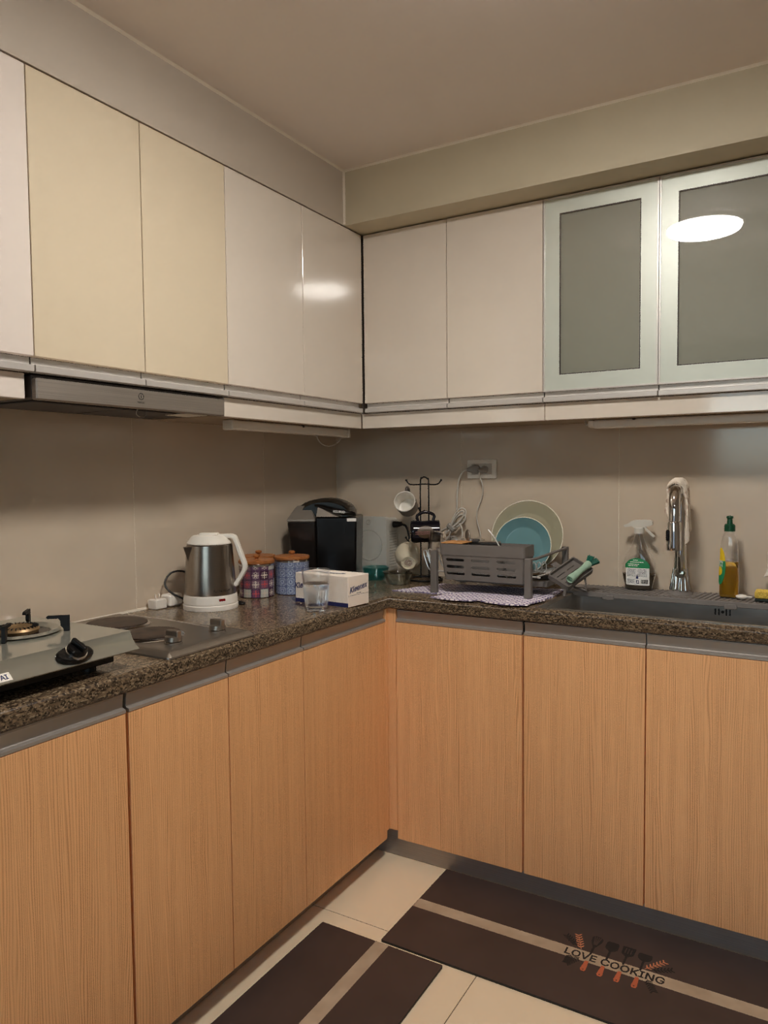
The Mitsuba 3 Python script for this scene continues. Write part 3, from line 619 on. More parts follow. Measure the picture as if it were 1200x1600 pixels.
part(m_, 'brew_head_plate', K(hull([(.112, -.002, .2525), (.196, -.002, .2525), (.205, .055, .2525), (.112, .055, .2525), (.116, .012, .287), (.150, .016, .278), (.190, .020, .264)])), 'keurig_silver', 25)
part(m_, 'handle_bar', K(tube([(.100, .05, .292), (.112, .028, .292), (.145, .010, .285), (.200, -.006, .270), (.246, .004, .264), (.254, .03, .260)], [.005, .006, .007, .0095, .008, .006], 14)), 'black_gloss', 40)
part(m_, 'lettering', K(xf(text('KEURIG', .0085, .0006, True), unit((1, -.07, -.09)), (.09, 0, 1), (0, -1, 0), (.200, -.0160, .2715))), 'label_white', False)
part(m_, 'sticker', K(cbox(.226, .2605, .0012, .0022, .2345, .2465, .0003)), 'label_white', False)
part(m_, 'cup_door_line', K(xf(tube([(.0, .0, 0), (-.004, -.03, 0), (-.016, -.07, 0)], .0012, 6), (1, 0, 0), (0, 0, 1), (0, -1, 0), (.222, .0015, .232))), 'black_matte')

# ------------------------------------------------------------------ pale grey appliance by the wall
p = note('small_appliance', 'pale grey upright appliance with an embossed ring, between coffee maker and hanging mugs', 'appliance')
part(p, 'front_shell', vbox_m := xf(vbox(.135, .302, ZC + .0005, 1.141, .0, .022, .012), (1, 0, 0), (0, 0, 1), (0, -1, 0), (0, -.079, 0)), 'pale_grey', 30)
part(p, 'back_shell', xf(vbox(.140, .300, ZC + .004, 1.134, .0, .0755, .014), (1, 0, 0), (0, 0, 1), (0, -1, 0), (0, -.003, 0)), 'pale_grey', 30)
part(p, 'ring', xf(lathe([(.060, 0), (.0625, 0), (.0625, .0012), (.060, .0012), (.060, 0)], 64), (1, 0, 0), (0, 0, 1), (0, -1, 0), (.222, -.1009, 1.025)), 'pale_ring')
part(p, 'disc', xf(lathe([(0, .0008), (.0592, .0008), (.0598, 0)], 64), (1, 0, 0), (0, 0, 1), (0, -1, 0), (.222, -.1009, 1.025)), 'pale_grey')
part(p, 'button', xf(lathe([(0, .001), (.0035, .001), (.0035, 0), (.0085, 0), (.0085, .002), (.0098, .002), (.0098, 0)], 32), (1, 0, 0), (0, 0, 1), (0, -1, 0), (.221, -.1009, 1.118)), 'pale_ring')
for i in range(14): part(p, 'side_vent', cbox(.2998, .3012, -.072, -.014, .935 + .011 * i, .9395 + .011 * i, .0003), 'pale_ring', False)
pl = note('black_plug', 'black plug and cord in the side of the pale grey appliance', 'plug')
part(pl, 'head', hull(np.vstack([cyl((.3025, -.040, 1.108), (.314, -.040, 1.108), .013, 16).vertices, cyl((.325, -.040, 1.110), (.338, -.040, 1.110), .0085, 16).vertices])), 'black_matte')
part(pl, 'cord', tube([(.336, -.040, 1.110), (.358, -.040, 1.102), (.371, -.040, 1.07), (.374, -.038, 1.02), (.368, -.034, .96), (.360, -.025, .912), (.345, -.015, .9083)], .0042, 10), 'black_matte')

# ------------------------------------------------------------------ bowls
def bowl(x, y, r, hgt, bsdf, label, group=None):
    b = note(num('glass_bowl'), label, 'bowl', group)
    n, zs = 56, np.linspace(0, 1, 8)
    V = [(r * (.60 + .40 * t ** .7), hgt * t) for t in zs]
    m = lathe([(0, 0)] + V + [(r - .002, hgt), (r - .003, hgt - .001)] + [(a - .003, z + .003) for a, z in V[::-1][1:]] + [(0, .003)], n)
    v = m.vertices; a = np.arctan2(v[:, 1], v[:, 0]); k = np.clip(1 - v[:, 2] / (hgt * .55), 0, 1); v[:, :2] *= (1 + .07 * np.abs(np.sin(a * 5)) * k)[:, None] * .97; m.vertices = v
    m.apply_translation((x, y, ZC + .0005)); part(b, 'dish', m, bsdf, 30); return b
b_ = bowl(.313, -.202, .055, .050, 'teal_glass', 'teal glass bowl behind the right end of the tissue box')
b_ = bowl(.447, -.262, .058, .046, 'tint_glass', 'clear glass bowl below the cream cup, left of the checked towel')

# ------------------------------------------------------------------ mug tree and its mugs
t = note('mug_tree', 'black wire mug tree with curled arms behind the dish rack', 'mug tree')
MX, MY = .488, -.125
part(t, 'base_ring', tube([(MX + .065 * math.cos(q), MY + .065 * math.sin(q), ZC + .0045) for q in np.linspace(0, 2 * np.pi, 33)], .0035, 8, False), 'black_iron')
part(t, 'post', tube([(MX - .018, MY, ZC + .0075), (MX - .018, MY, 1.10), (MX - .018, MY, 1.275), (MX - .010, MY, 1.295), (MX, MY, 1.299), (MX + .011, MY, 1.293), (MX + .017, MY, 1.275), (MX + .017, MY, 1.10), (MX + .017, MY, ZC + .0075)], .0026, 8), 'black_iron')
part(t, 'arm', tube([(MX, MY + .004, 1.272), (MX + .040, MY + .002, 1.270), (MX + .058, MY, 1.274), (MX + .070, MY, 1.286)], .0024, 8), 'black_iron')
part(t, 'arm', tube([(MX, MY + .004, 1.272), (MX - .040, MY - .002, 1.270), (MX - .062, MY - .006, 1.272), (MX - .075, MY - .008, 1.286)], .0024, 8), 'black_iron')
part(t, 'arm', tube([(MX, MY - .003, 1.172), (MX + .008, MY - .04, 1.168), (MX + .013, MY - .062, 1.170), (MX + .016, MY - .078, 1.182)], .0024, 8), 'black_iron')
part(t, 'arm', tube([(MX, MY + .003, 1.052), (MX - .035, MY - .01, 1.050), (MX - .058, MY - .02, 1.052), (MX - .070, MY - .024, 1.066)], .0024, 8), 'black_iron')
part(t, 'arm', tube([(MX - .018, MY, 1.052), (MX, MY + .003, 1.052), (MX + .017, MY, 1.052)], .0024, 8), 'black_iron')
for q in ((MX + .070, MY, 1.287), (MX - .075, MY - .008, 1.287), (MX + .016, MY - .078, 1.183), (MX - .070, MY - .024, 1.067)):
    part(t, 'arm_tip', trimesh.creation.icosphere(2, .0042).apply_translation(q), 'black_iron', True)
def mug(key, label, rim_c, axis, r, L, out_m, in_m, hup, hscale=1.0, taper=.85, belly=False):
    """axis runs from the rim to the foot; hup is the side of the handle."""
    m = note(key, label, 'mug'); ax = unit(axis); h = unit(np.asarray(hup, float) - ax * (np.asarray(hup) @ ax)); s = np.cross(ax, h); F = lambda q: xf(q, h, s, ax, rim_c)
    pts = [(r, 0), (r, L * .3), (r * (.97 if not belly else 1.04), L * .6), (r * (taper + .08), L * .9), (r * taper, L * .98), (r * taper - .003, L)]
    if belly: pts = [(r, 0), (r * 1.05, L * .2), (r * 1.0, L * .45), (r * .80, L * .75), (r * .55, L * .92), (r * .55, L), (r * .48, L), (r * .46, L - .003)]
    part(m, 'body', F(lathe(pts + [(0, pts[-1][1])], 56)), out_m)
    inn = [(a - .0032, min(z + .0, L - .006)) for a, z in pts if z < L * .93]
    part(m, 'inside', F(lathe([(0, L - .006)] + inn[::-1][:], 56)), in_m)
    part(m, 'rim', F(lathe([(r + .0003, .001), (r, -.0012), (r - .0018, -.002), (r - .0034, -.001), (r - .0034, .001), (r + .0003, .001)], 56)), in_m if not belly else out_m)
    hp = [(r - .001, 0, L * .20), (r + .018 * hscale, 0, L * .16), (r + .029 * hscale, 0, L * .34), (r + .030 * hscale, 0, L * .56), (r + .018 * hscale, 0, L * .76), (r - .004, 0, L * .72)]
    part(m, 'handle', F(tube(hp, .0055, 12)), out_m, 40); return m, F
mug('mug', 'grey mug with white inside hanging on the upper left arm of the mug tree', np.array([.4245, -.168, 1.207]), (-.27, .92, -.38), .0415, .078, 'mug_grey', 'mug_white', (-.05, .2, 1), .85)
m, F = mug('mug_001', 'black mug with a round tan print hanging on the mug tree', np.array([.568, -.166, 1.098]), (-.86, -.50, -.02), .0405, .105, 'mug_navy', 'mug_navy', (0, .0, 1), 1.0, .97)
def wrap(poly, r, a0):
    """A flat patch (metres around, metres along) laid on a cylinder of radius r."""
    q = ext(poly.segmentize(.004), 0, .0006); v = q.vertices.copy(); th = a0 + v[:, 0] / r; rr = r + .0002 + v[:, 2]
    q.vertices = np.stack([rr * np.cos(th), rr * np.sin(th), v[:, 1]], 1); return q
mc = affinity.scale(sg.Point(0, 0).buffer(1, 24), .024, .031)
def grid_patch(a, b, n=14):
    return [sg.box(-a + 2 * a * i / n, -b + 2 * b * j / n, -a + 2 * a * (i + 1) / n, -b + 2 * b * (j + 1) / n) for i in range(n) for j in range(n)]
pieces = [g_.intersection(affinity.translate(mc, 0, .052)) for g_ in [affinity.translate(q, 0, .052) for q in grid_patch(.025, .032)]]
ang = math.pi / 2
sgn = -1
part(m, 'print', F(cat(*[wrap(q, .0405, sgn * ang) for q in pieces if q.geom_type == 'Polygon' and q.area > 1e-9])), 'mug_print', False)
part(m, 'print_band', F(cat(*[wrap(sg.box(-.004 + dx, .012 + .006 * i, .0 + dx, .017 + .006 * i).buffer(.0), .0412, sgn * ang) for i in range(13) for dx in (-.004, .003)])), 'stamp', False)
m, F = mug('mug_002', 'cream cup hanging with its stamped foot towards the room, above the clear glass bowl', np.array([.400, -.098, 1.000]), (.45, -.82, -.36), .050, .082, 'mug_cream', 'mug_cream', (.15, 0, 1), .75, belly=True)
part(m, 'stamp', F(cat(*[lathe([(a, .0795), (b, .0795), (b, .0788), (a, .0788), (a, .0795)], 40) for a, b in ((.0125, .0142), (.004, .0052))], *[xf(cbox(-.0012, .0012, -.003, .003, .0788, .0795, .0002), o=(.0085 * math.cos(q), .0085 * math.sin(q), 0)) for q in np.arange(9) * .7])), 'stamp', False)

# ------------------------------------------------------------------ checked dish towel under the rack
def towel(poly, z, amp, seed, gap=.0045):
    minx, miny, maxx, maxy = poly.bounds; nx, ny = int((maxx - minx) / gap), int((maxy - miny) / gap)
    X, Y = np.meshgrid(np.linspace(minx, maxx, nx), np.linspace(miny, maxy, ny)); pts = np.stack([X.ravel(), Y.ravel()], 1)
    from shapely import contains_xy
    ins = contains_xy(poly.buffer(.001), pts[:, 0], pts[:, 1]); idx = -np.ones(len(pts), int); idx[ins] = np.arange(ins.sum()); q = pts[ins]
    F = []
    for j in range(ny - 1):
        for i in range(nx - 1):
            a, b, c, d = idx[j * nx + i], idx[j * nx + i + 1], idx[(j + 1) * nx + i + 1], idx[(j + 1) * nx + i]
            if min(a, b, c, d) >= 0: F += [(a, b, c), (a, c, d)]
    base = z + amp * meshkit.fbm(np.c_[q * 22, np.zeros(len(q))], 2, seed) + .0006 * np.abs(np.sin(q[:, 0] * 560) * np.sin(q[:, 1] * 560))
    n = len(q); V = np.vstack([np.c_[q, base + .0028], np.c_[q, np.full(n, z)]]); F = np.array(F)
    e = np.vstack([F[:, [0, 1]], F[:, [1, 2]], F[:, [2, 0]]]); S = {(a, b) for a, b in e.tolist()}
    side = [t for a, b in S if (b, a) not in S for t in ((a, a + n, b + n), (a, b + n, b))]
    return tm(V, np.vstack([F, F[:, ::-1] + n, np.array(side)]))
def wavy(P, amp, seed):
    L = sg.Polygon(P).segmentize(.012); c = np.array(L.exterior.coords)[:-1]
    return sg.Polygon(c + amp * (np.stack([meshkit.noise(np.c_[c * 40, np.full(len(c), k)], seed) for k in (1, 2)], 1) - .5))
t = note('dish_towel', 'white and purple checked dish towel folded flat under the dish rack', 'dish towel')
LA = wavy([(.508, -.425), (.56, -.30), (.60, -.20), (1.035, -.13), (1.045, -.33), (.985, -.36), (.80, -.365), (.72, -.405), (.66, -.415), (.62, -.405)], .012, 3)
part(t, 'lower_layer', towel(LA, ZC + .0004, .0012, 5), 'towel', 40)
LB = wavy([(.700, -.507), (.745, -.385), (.80, -.33), (1.04, -.345), (1.05, -.385), (1.035, -.45), (1.028, -.508), (.97, -.527), (.90, -.512), (.865, -.488), (.85, -.515), (.79, -.520)], .008, 9)
part(t, 'upper_layer', towel(LB, ZC + .0050, .0016, 8), 'towel', 40)

# ------------------------------------------------------------------ dish rack
r = note('dish_rack', 'grey dish rack with slotted cutlery box, wire frame and four square legs', 'dish rack')
ZT = ZC + .0048
RXa, RXb, RYa, RYb = .628, 1.030, -.392, -.135
part(r, 'leg', vbox(.651, .674, -.405, -.385, ZT + .0002, 1.052, .003), 'rack_grey', 30)
part(r, 'leg', hull(np.vstack([cbox(.984, 1.006, -.405, -.385, ZT + .0050, ZT + .006, .001).vertices, cbox(.984, 1.006, -.405, -.385, 1.030, 1.04, .002).vertices])), 'rack_grey', False)
part(r, 'leg', vbox(.640, .662, -.145, -.125, ZT + .0002, 1.052, .003), 'rack_grey', 30)
part(r, 'leg', vbox(1.026, 1.046, -.145, -.125, ZT + .0002, 1.056, .003), 'rack_grey', 30)
bx = man(hull(np.vstack([vbox(.700, .978, -.395, -.315, .956, .962, .010).vertices, vbox(.689, .9835, -.402, -.308, 1.038, 1.044, .010).vertices]))) + man(vbox(.6865, 1.0005 - .015, -.4045, -.305, 1.040, 1.0765, .010))
bx = bx - man(hull(np.vstack([vbox(.703, .975, -.392, -.318, .960, .966, .009).vertices, vbox(.690, .982, -.4005, -.3095, 1.0745, 1.09, .009).vertices])))
for cx in (.742, .8325, .922):
    for cz in (1.0235, 1.0005, .978):
        bx = bx - man(xf(ext(sg.LineString([(cx - .028, 0), (cx + .028, 0)]).buffer(.0048), -.03, .03), (1, 0, 0), (0, 0, 1), (0, -1, 0), (0, -.395, cz)))
part(r, 'cutlery_box', unman(bx), 'rack_grey', 30)
part(r, 'box_liner', cbox(.708, .970, -.389, -.321, .9625, .968, .001), 'black_matte', False)
part(r, 'drip_tray', unman(man(vbox(.690, 1.024, -.300, -.150, .937, .9545, .012)) - man(vbox(.693, 1.021, -.297, -.153, .940, .97, .010))), 'rack_grey', 30)
rail = [(1.004, -.383, 1.037), (1.012, -.36, 1.038), (1.030, -.24, 1.047), (1.042, -.148, 1.052)]
part(r, 'side_rail', tube([(.985, -.392, 1.036)] + rail, .0045, 10, flat=1.0), 'rack_grey', 40)
part(r, 'frame_wire', tube([(.664, -.386, .981), (1.000, -.386, .981), (1.018, -.372, .981), (1.032, -.16, .983), (1.024, -.142, .983), (.66, -.138, .983)], .0032, 8), 'bright_wire', 40)
part(r, 'frame_wire', tube([(.664, -.386, 1.036), (.640, -.378, 1.036), (.634, -.34, 1.036), (.634, -.16, 1.040), (.66, -.138, 1.040), (1.036, -.138, 1.045)], .0030, 8), 'bright_wire', 40)
for i in range(13):
    x = .690 + .026 * i
    part(r, 'shelf_wire', tube([(x, -.3045, .981), (x + .008, -.22, .9805), (x + .015, -.139, .983)], .0019, 6, False), 'bright_wire', 40)
for i in range(8):
    y = -.292 + .019 * i
    part(r, 'shelf_wire', tube([(.70, y, .985), (1.026, y, .985)], .0017, 6, False), 'bright_wire', 40)
for i in range(9):
    x = .93 + .011 * i; 
    if i < 4: part(r, 'prong', tube([(x + .04, -.338 + .018 * i, .984), (x + .04, -.338 + .018 * i, 1.010), (x + .046, -.338 + .018 * i, 1.019), (x + .053, -.338 + .018 * i, 1.010), (x + .053, -.338 + .018 * i, .984)], .0018, 8), 'bright_wire', 40)
for y in (-.36, -.325, -.255, -.20):
    part(r, 'end_loop', tube([(.636, y, .981), (.624, y, .983), (.610, y, 1.015), (.604, y, 1.040), (.611, y, 1.046), (.618, y, 1.036), (.628, y, 1.005), (.640, y, .984)], .0026, 8), 'bright_wire', 40)

def plate(key, label, c, n, r_, bs, rimb=None, depth=.018):
    p = note(key, label, 'plate')
    pr = [(0, 0), (r_ * .62, 0), (r_ * .70, .001), (r_ * .93, depth * .8), (r_, depth), (r_ + .0008, depth - .0012), (r_ * .95, depth * .72 - .003), (r_ * .66, -.004), (r_ * .62, -.006), (r_ * .58, -.004), (0, -.004)]
    part(p, 'dish', lathe(pr[::-1], 72, c, n), bs, 40)
    part(p, 'rim', lathe([(r_ - .0010, depth + .0003), (r_ + .0012, depth + .0002), (r_ + .0014, depth - .0016), (r_ + .0002, depth - .002)], 72, c, n), rimb or 'plate_rim', 40)
plate('plate', 'large olive beige plate standing at the back of the dish rack', np.array([.912, -.165, 1.090]), (.12, -.97, .24), .1235, 'plate_olive')
plate('plate_001', 'smaller teal plate standing in front of the olive plate in the dish rack', np.array([.919, -.228, 1.063]), (.14, -.97, .20), .0955, 'plate_teal')
plate('plate_002', 'small cream plate whose upper edge peeks over the cutlery box before the teal plate', np.array([.893, -.286, 1.028]), (.10, -.97, .18), .044, 'plate_cream', depth=.010)
# tumblers drying upside down
def tumbler(key, label, o, ax):
    g = note(key, label, 'glass')
    m = ribbed([(0, .094), (.027, .094), (.029, .091), (.0365, .002), (.0365, 0), (.0345, 0), (.0272, .088), (0, .088)], 72, 24, .02, .006, .09)
    X, Y, Z = basis(ax, (0, 1, 0)); part(g, 'tumbler', xf(m, X, Y, Z, o), 'clear_plastic', 30)
tumbler('drying_glass', 'ribbed drinking glass leaning at the left end of the dish rack', np.array([.602, -.262, 1.010]), (-.02, .25, .95))
tumbler('drying_glass_001', 'ribbed drinking glass upside down behind the bamboo board of the dish rack', np.array([.664, -.215, .9915]), (0, 0, 1))
tumbler('drying_glass_002', 'ribbed drinking glass behind the left leg of the dish rack', np.array([.735, -.200, .9875]), (0, 0, 1))
w = note('spoon', 'metal spoon standing bowl upwards in the cutlery box', 'spoon')
part(w, 'handle', tube([(.770, -.34, .969), (.764, -.335, 1.03), (.757, -.325, 1.082)], .0028, 8), 'steel')
sp_ = trimesh.creation.icosphere(3, 1.0); sp_.apply_scale((.0125, .0045, .020)); part(w, 'bowl', xf(sp_, unit((1, -.5, 0)), unit((.5, 1, -.15)), unit((-.1, .2, 1)), (.752, -.318, 1.100)), 'steel', True)
w = note('table_knife', 'slim metal handle leaning to the left out of the cutlery box', 'knife')
part(w, 'blade', tube([(.905, -.352, .969), (.895, -.352, 1.045), (.885, -.352, 1.062), (.863, -.351, 1.098), (.841, -.350, 1.124)], .0042, 8, flat=.5), 'aluminium')
w = note('ladle', 'dark metal utensil lying across the cutlery box', 'utensil')
part(w, 'handle', tube([(.788, -.318, 1.0785), (.84, -.318, 1.080), (.872, -.318, 1.081)], .0028, 8), 'steel')
part(w, 'head', rbox(.770, .794, -.328, -.308, 1.0772, 1.0885, .004), 'rack_dark')
w = add('bamboo_board', cbox(.6885, .768, -.400, -.312, 1.0769, 1.0805, .0012), 'bamboo', False, 'bamboo lid lying on the left end of the cutlery box', 'board')

# tilted soap tray with the dish brush
n_ = unit((.31, -.472, .825)); c0 = np.mean([[1.032, -.3213, .9838], [1.1074, -.3355, .9473], [1.1555, -.2193, .9956], [1.0850, -.2014, 1.0324]], 0)
tx_ = unit(np.array([1.1074 - 1.032 + 1.1555 - 1.085, -.3355 + .3213 - .2193 + .2014, .9473 - .9838 + .9956 - 1.0324])); tx_ = unit(tx_ - n_ * (tx_ @ n_)); ty_ = np.cross(n_, tx_)
TR = lambda m: xf(m, tx_, ty_, n_, c0)
s = note('soap_tray', 'grey slotted tray tilted off the right end of the dish rack', 'tray')
A, B = .0415, .068
tr = man(vbox(-A, A, -B, B, -.016, 0, .008)) - man(vbox(-A + .004, A - .004, -B + .004, B - .004, -.012, .01, .006))
for x in (-.019, -.002, .014):
    for y0_, y1_ in ((-.045, -.006), (.006, .045)): tr = tr - man(vbox(x - .0012, x + .0012, y0_, y1_, -.03, 0, .001))
part(s, 'tray', TR(unman(tr)), 'rack_grey', 30)
part(s, 'hook', TR(cbox(-A - .030, -A + .002, -.012, .012, -.014, -.010, .001)), 'rack_grey', False)
part(s, 'spout', tube([c0 + tx_ * .030 - ty_ * .066 - n_ * .0165, c0 + tx_ * .034 - ty_ * .072 - n_ * .026 + np.array([0, 0, -.01])], .005, 8, False), 'rack_grey')
part(s, 'support', tube([c0 + tx_ * .036 + ty_ * .03 - n_ * .0165, c0 + tx_ * .040 + ty_ * .030 + np.array([0, 0, -.055]), c0 + tx_ * .0 + ty_ * .03 + np.array([-.03, 0, -.060])], .004, 8, False), 'rack_grey')
b = note('dish_brush', 'pale green dish brush with dark green bristles lying on the tilted tray', 'brush')
bo = c0 + n_ * .0035; b0 = bo + tx_ * .029 - ty_ * .050; b1 = bo + tx_ * .024 + ty_ * .054; d_ = unit(b1 - b0)
part(b, 'handle', lathe([(0, .012), (.0085, .010), (.0105, .0), (.0128, 0), (.0135, .004), (.0125, .02), (.0095, .06), (.0105, .085), (.0125, .100), (.012, .108), (0, .109)], 36, b0 + n_ * .0105, unit(d_ + n_ * .02)), 'brush_handle')
hb = b1 + n_ * .012; br = []
X_, Y_, Z_ = basis(unit(d_ + n_ * .15), n_)
for i in range(60):
    a, q = rng.uniform(0, 2 * math.pi), math.sqrt(rng.uniform(0, 1)); dx, dy = q * math.cos(a), q * math.sin(a)
    s0 = hb + X_ * dx * .009 + Y_ * dy * .007; s1 = hb + Z_ * (.030 + .004 * rng.uniform()) + X_ * dx * .023 + Y_ * dy * .012
    br.append(tube([s0, (s0 + s1) / 2, s1], .0016, 5, False))
part(b, 'bristles', cat(*br), 'bristle', False, kind='stuff')

# ------------------------------------------------------------------ outlet, plugs and cords on the back wall
o = note('wall_outlet', 'white wall socket plate on the back wall above the dish rack', 'socket')
part(o, 'plate', xf(vbox(.614, .733, 1.292, 1.362, 0, .008, .006), (1, 0, 0), (0, 0, 1), (0, -1, 0), (0, -.0005, 0)), 'white_plastic', 30)
part(o, 'insert', xf(vbox(.632, .715, 1.306, 1.348, .008, .0095, .002), (1, 0, 0), (0, 0, 1), (0, -1, 0), (0, -.0005, 0)), 'cord_white', 30)
p = note('cord_plug', 'left grey plug in the wall socket, its cord bundled into loops', 'plug')
part(p, 'head', hull(np.vstack([lathe([(0, 0), (.017, 0), (.017, .012), (0, .012)], 20, (.652, -.0103, 1.327), (0, -1, 0)).vertices, lathe([(0, 0), (.006, 0), (.006, .012), (0, .012)], 12, (.630, -.022, 1.325), (-.9, -.4, 0)).vertices])), 'cord_shade')
part(p, 'cord', tube([(.632, -.026, 1.325), (.608, -.030, 1.320), (.590, -.028, 1.295), (.580, -.024, 1.255), (.577, -.024, 1.21), (.576, -.026, 1.165), (.574, -.034, 1.13), (.566, -.038, 1.105)], .0036, 8), 'cord_white')
def loop(c, d, L, W, n, y, ph=0):
    d = unit(np.array([d[0], 0, d[1]])); s = np.array([-d[2], 0, d[0]]); c = np.array([c[0], y, c[1]])
    return [c + d * L * (1 - math.cos(t)) / 2 + s * W * math.sin(t) * (1 - .3 * math.cos(t)) + np.array([0, .004 * math.sin(t + ph), 0]) for t in np.linspace(0, 2 * np.pi, n)]
L_ = []
for (L, W, dx, y) in ((.085, .018, (.55, .85), -.040), (.070, .014, (.75, .66), -.048), (.080, .011, (.62, .78), -.055), (.058, .016, (-.75, -.66), -.042), (.070, .012, (-.60, -.80), -.050), (.064, .009, (-.85, -.50), -.056)):
    L_.append(tube(loop((.566, 1.104), dx, L, W, 17, y, L * 50), .0034, 8, True, 3))
for q in L_: part(p, 'cord_loop', q, 'cord_white', 40)
part(p, 'tie', xf(rbox(-.009, .009, -.016, .016, -.018, .018, .005), unit((.64, 0, .77)), (0, 1, 0), unit((-.77, 0, .64)), (.566, -.048, 1.104)), 'cord_shade')
part(p, 'cord', tube([(.590, -.046, 1.125), (.606, -.048, 1.105), (.612, -.05, 1.075), (.62, -.06, 1.04), (.63, -.09, .99), (.62, -.10, .95)], .0034, 8), 'cord_white')
p = note('cord_plug_001', 'right plug in the wall socket with a wavy white cord hanging straight down', 'plug')
part(p, 'head', hull(np.vstack([lathe([(0, 0), (.014, 0), (.014, .010), (0, .010)], 20, (.688, -.0103, 1.325), (0, -1, 0)).vertices, lathe([(0, 0), (.006, 0), (.006, .008), (0, .008)], 12, (.676, -.028, 1.322), (-.5, -.5, -.3)).vertices])), 'cord_shade')
part(p, 'cord', tube([(.674, -.031, 1.319), (.674, -.030, 1.300), (.680, -.022, 1.275), (.682, -.016, 1.245), (.674, -.012, 1.215), (.661, -.010, 1.185), (.654, -.010, 1.160), (.655, -.012, 1.13), (.667, -.012, 1.085), (.672, -.012, 1.045), (.675, -.02, .98), (.68, -.03, .945)], .0036, 8, flat=.7), 'cord_white')

# ------------------------------------------------------------------ drainage mat, faucet and bottles
m_ = note('sink_mat', 'grey ribbed silicone drainage mat behind the sink round the faucet base', 'drainage mat')
MZ = ZC + .0024
SM0, SM1 = 1.045, 1.84
base = man(vbox(SM0, SM1, -.186, -.020, MZ, MZ + .006, .012)) + man(ext(sg.Point(1.400, -.085).buffer(.052), MZ, MZ + .007))
part(m_, 'sheet', unman(base), 'silicone', 30)
part(m_, 'lip', cbox(SM0 + .035, SM1 - .01, -.1905, -.1855, MZ - .008, MZ + .0085, .0015), 'silicone', False)
for x in (1.195, 1.56): part(m_, 'drip_notch', cbox(x - .018, x + .018, -.194, -.190, MZ - .014, MZ + .002, .0015), 'silicone', False)
x = SM0 + .03
while x < SM1 - .02:
    ye = -.145 if abs(x - 1.397) < .056 else -.030
    part(m_, 'rib', tube([(x - .008, -.181, MZ + .0063), (x - .005, -.165, MZ + .0066), (x + .004, .5 * (ye - .165) - .005, MZ + .0066), (x + (.016 if ye > -.1 else .004), ye, MZ + .0063)], .0034, 6, True, 3), 'silicone', 40)
    x += .0165
MT = MZ + .0094
f = note('faucet', 'chrome pull-out kitchen faucet with high arched spout behind the sink', 'faucet')
FX, FY = 1.400, -.085
part(f, 'collar', lathe([(0, 0), (.040, 0), (.038, .004), (.030, .010), (.028, .012), (0, .012)], 40, (FX, FY, MZ + .0072)), 'silicone')
part(f, 'base', lathe([(0, .012), (.0275, .012), (.0285, .016), (.026, .030), (.0215, .065), (.0195, .10), (.0185, .14), (.018, .16), (0, .16)], 40, (FX, FY, MZ + .0074)), 'chrome')
for q in range(9):
    a = q * 2 * math.pi / 9; c_, s_ = math.cos(a), math.sin(a)
    part(f, 'base_flute', tube([(FX + c_ * .0295, FY + s_ * .0295, MZ + .020), (FX + c_ * .026, FY + s_ * .026, MZ + .045), (FX + c_ * .0215, FY + s_ * .0215, MZ + .09)], [.0045, .0035, .001], 8, True, 4), 'chrome', 40)
sp = [(FX, FY, 1.06), (FX, FY, 1.14), (FX, FY, 1.195)] + [(FX + .001, FY - .068 + .068 * math.cos(t), 1.200 + .066 * math.sin(t)) for t in np.linspace(.15, np.pi - .15, 12)] + [(FX + .002, FY - .138, 1.19), (FX + .002, FY - .139, 1.158)]
part(f, 'spout', tube(sp, .0172, 24, True, 4), 'chrome', 60)
part(f, 'spray_head', lathe([(0, .088), (.0185, .088), (.0205, .084), (.0212, .05), (.0222, .010), (.0215, .001), (.018, 0), (0, .0005)], 40, (FX + .002, FY - .139, 1.068)), 'chrome')
part(f, 'spray_button', rbox(FX - .0190, FX - .010, FY - .139 - .0215, FY - .139 - .004, 1.098, 1.132, .004), 'black_gloss')
part(f, 'lever_hub', lathe([(0, .0), (.0155, 0), (.0175, .004), (.0165, .018), (.012, .024), (0, .026)], 32, (FX + .004, FY - .019, .984), (0, -1, .1)), 'mirror_steel')
part(f, 'lever', hull(np.vstack([rbox(FX + .000, FX + .010, FY - .046, FY - .036, .985, 1.0, .003).vertices, rbox(FX + .001, FX + .0095, FY - .060, FY - .054, 1.035, 1.047, .003).vertices])), 'chrome', 30)
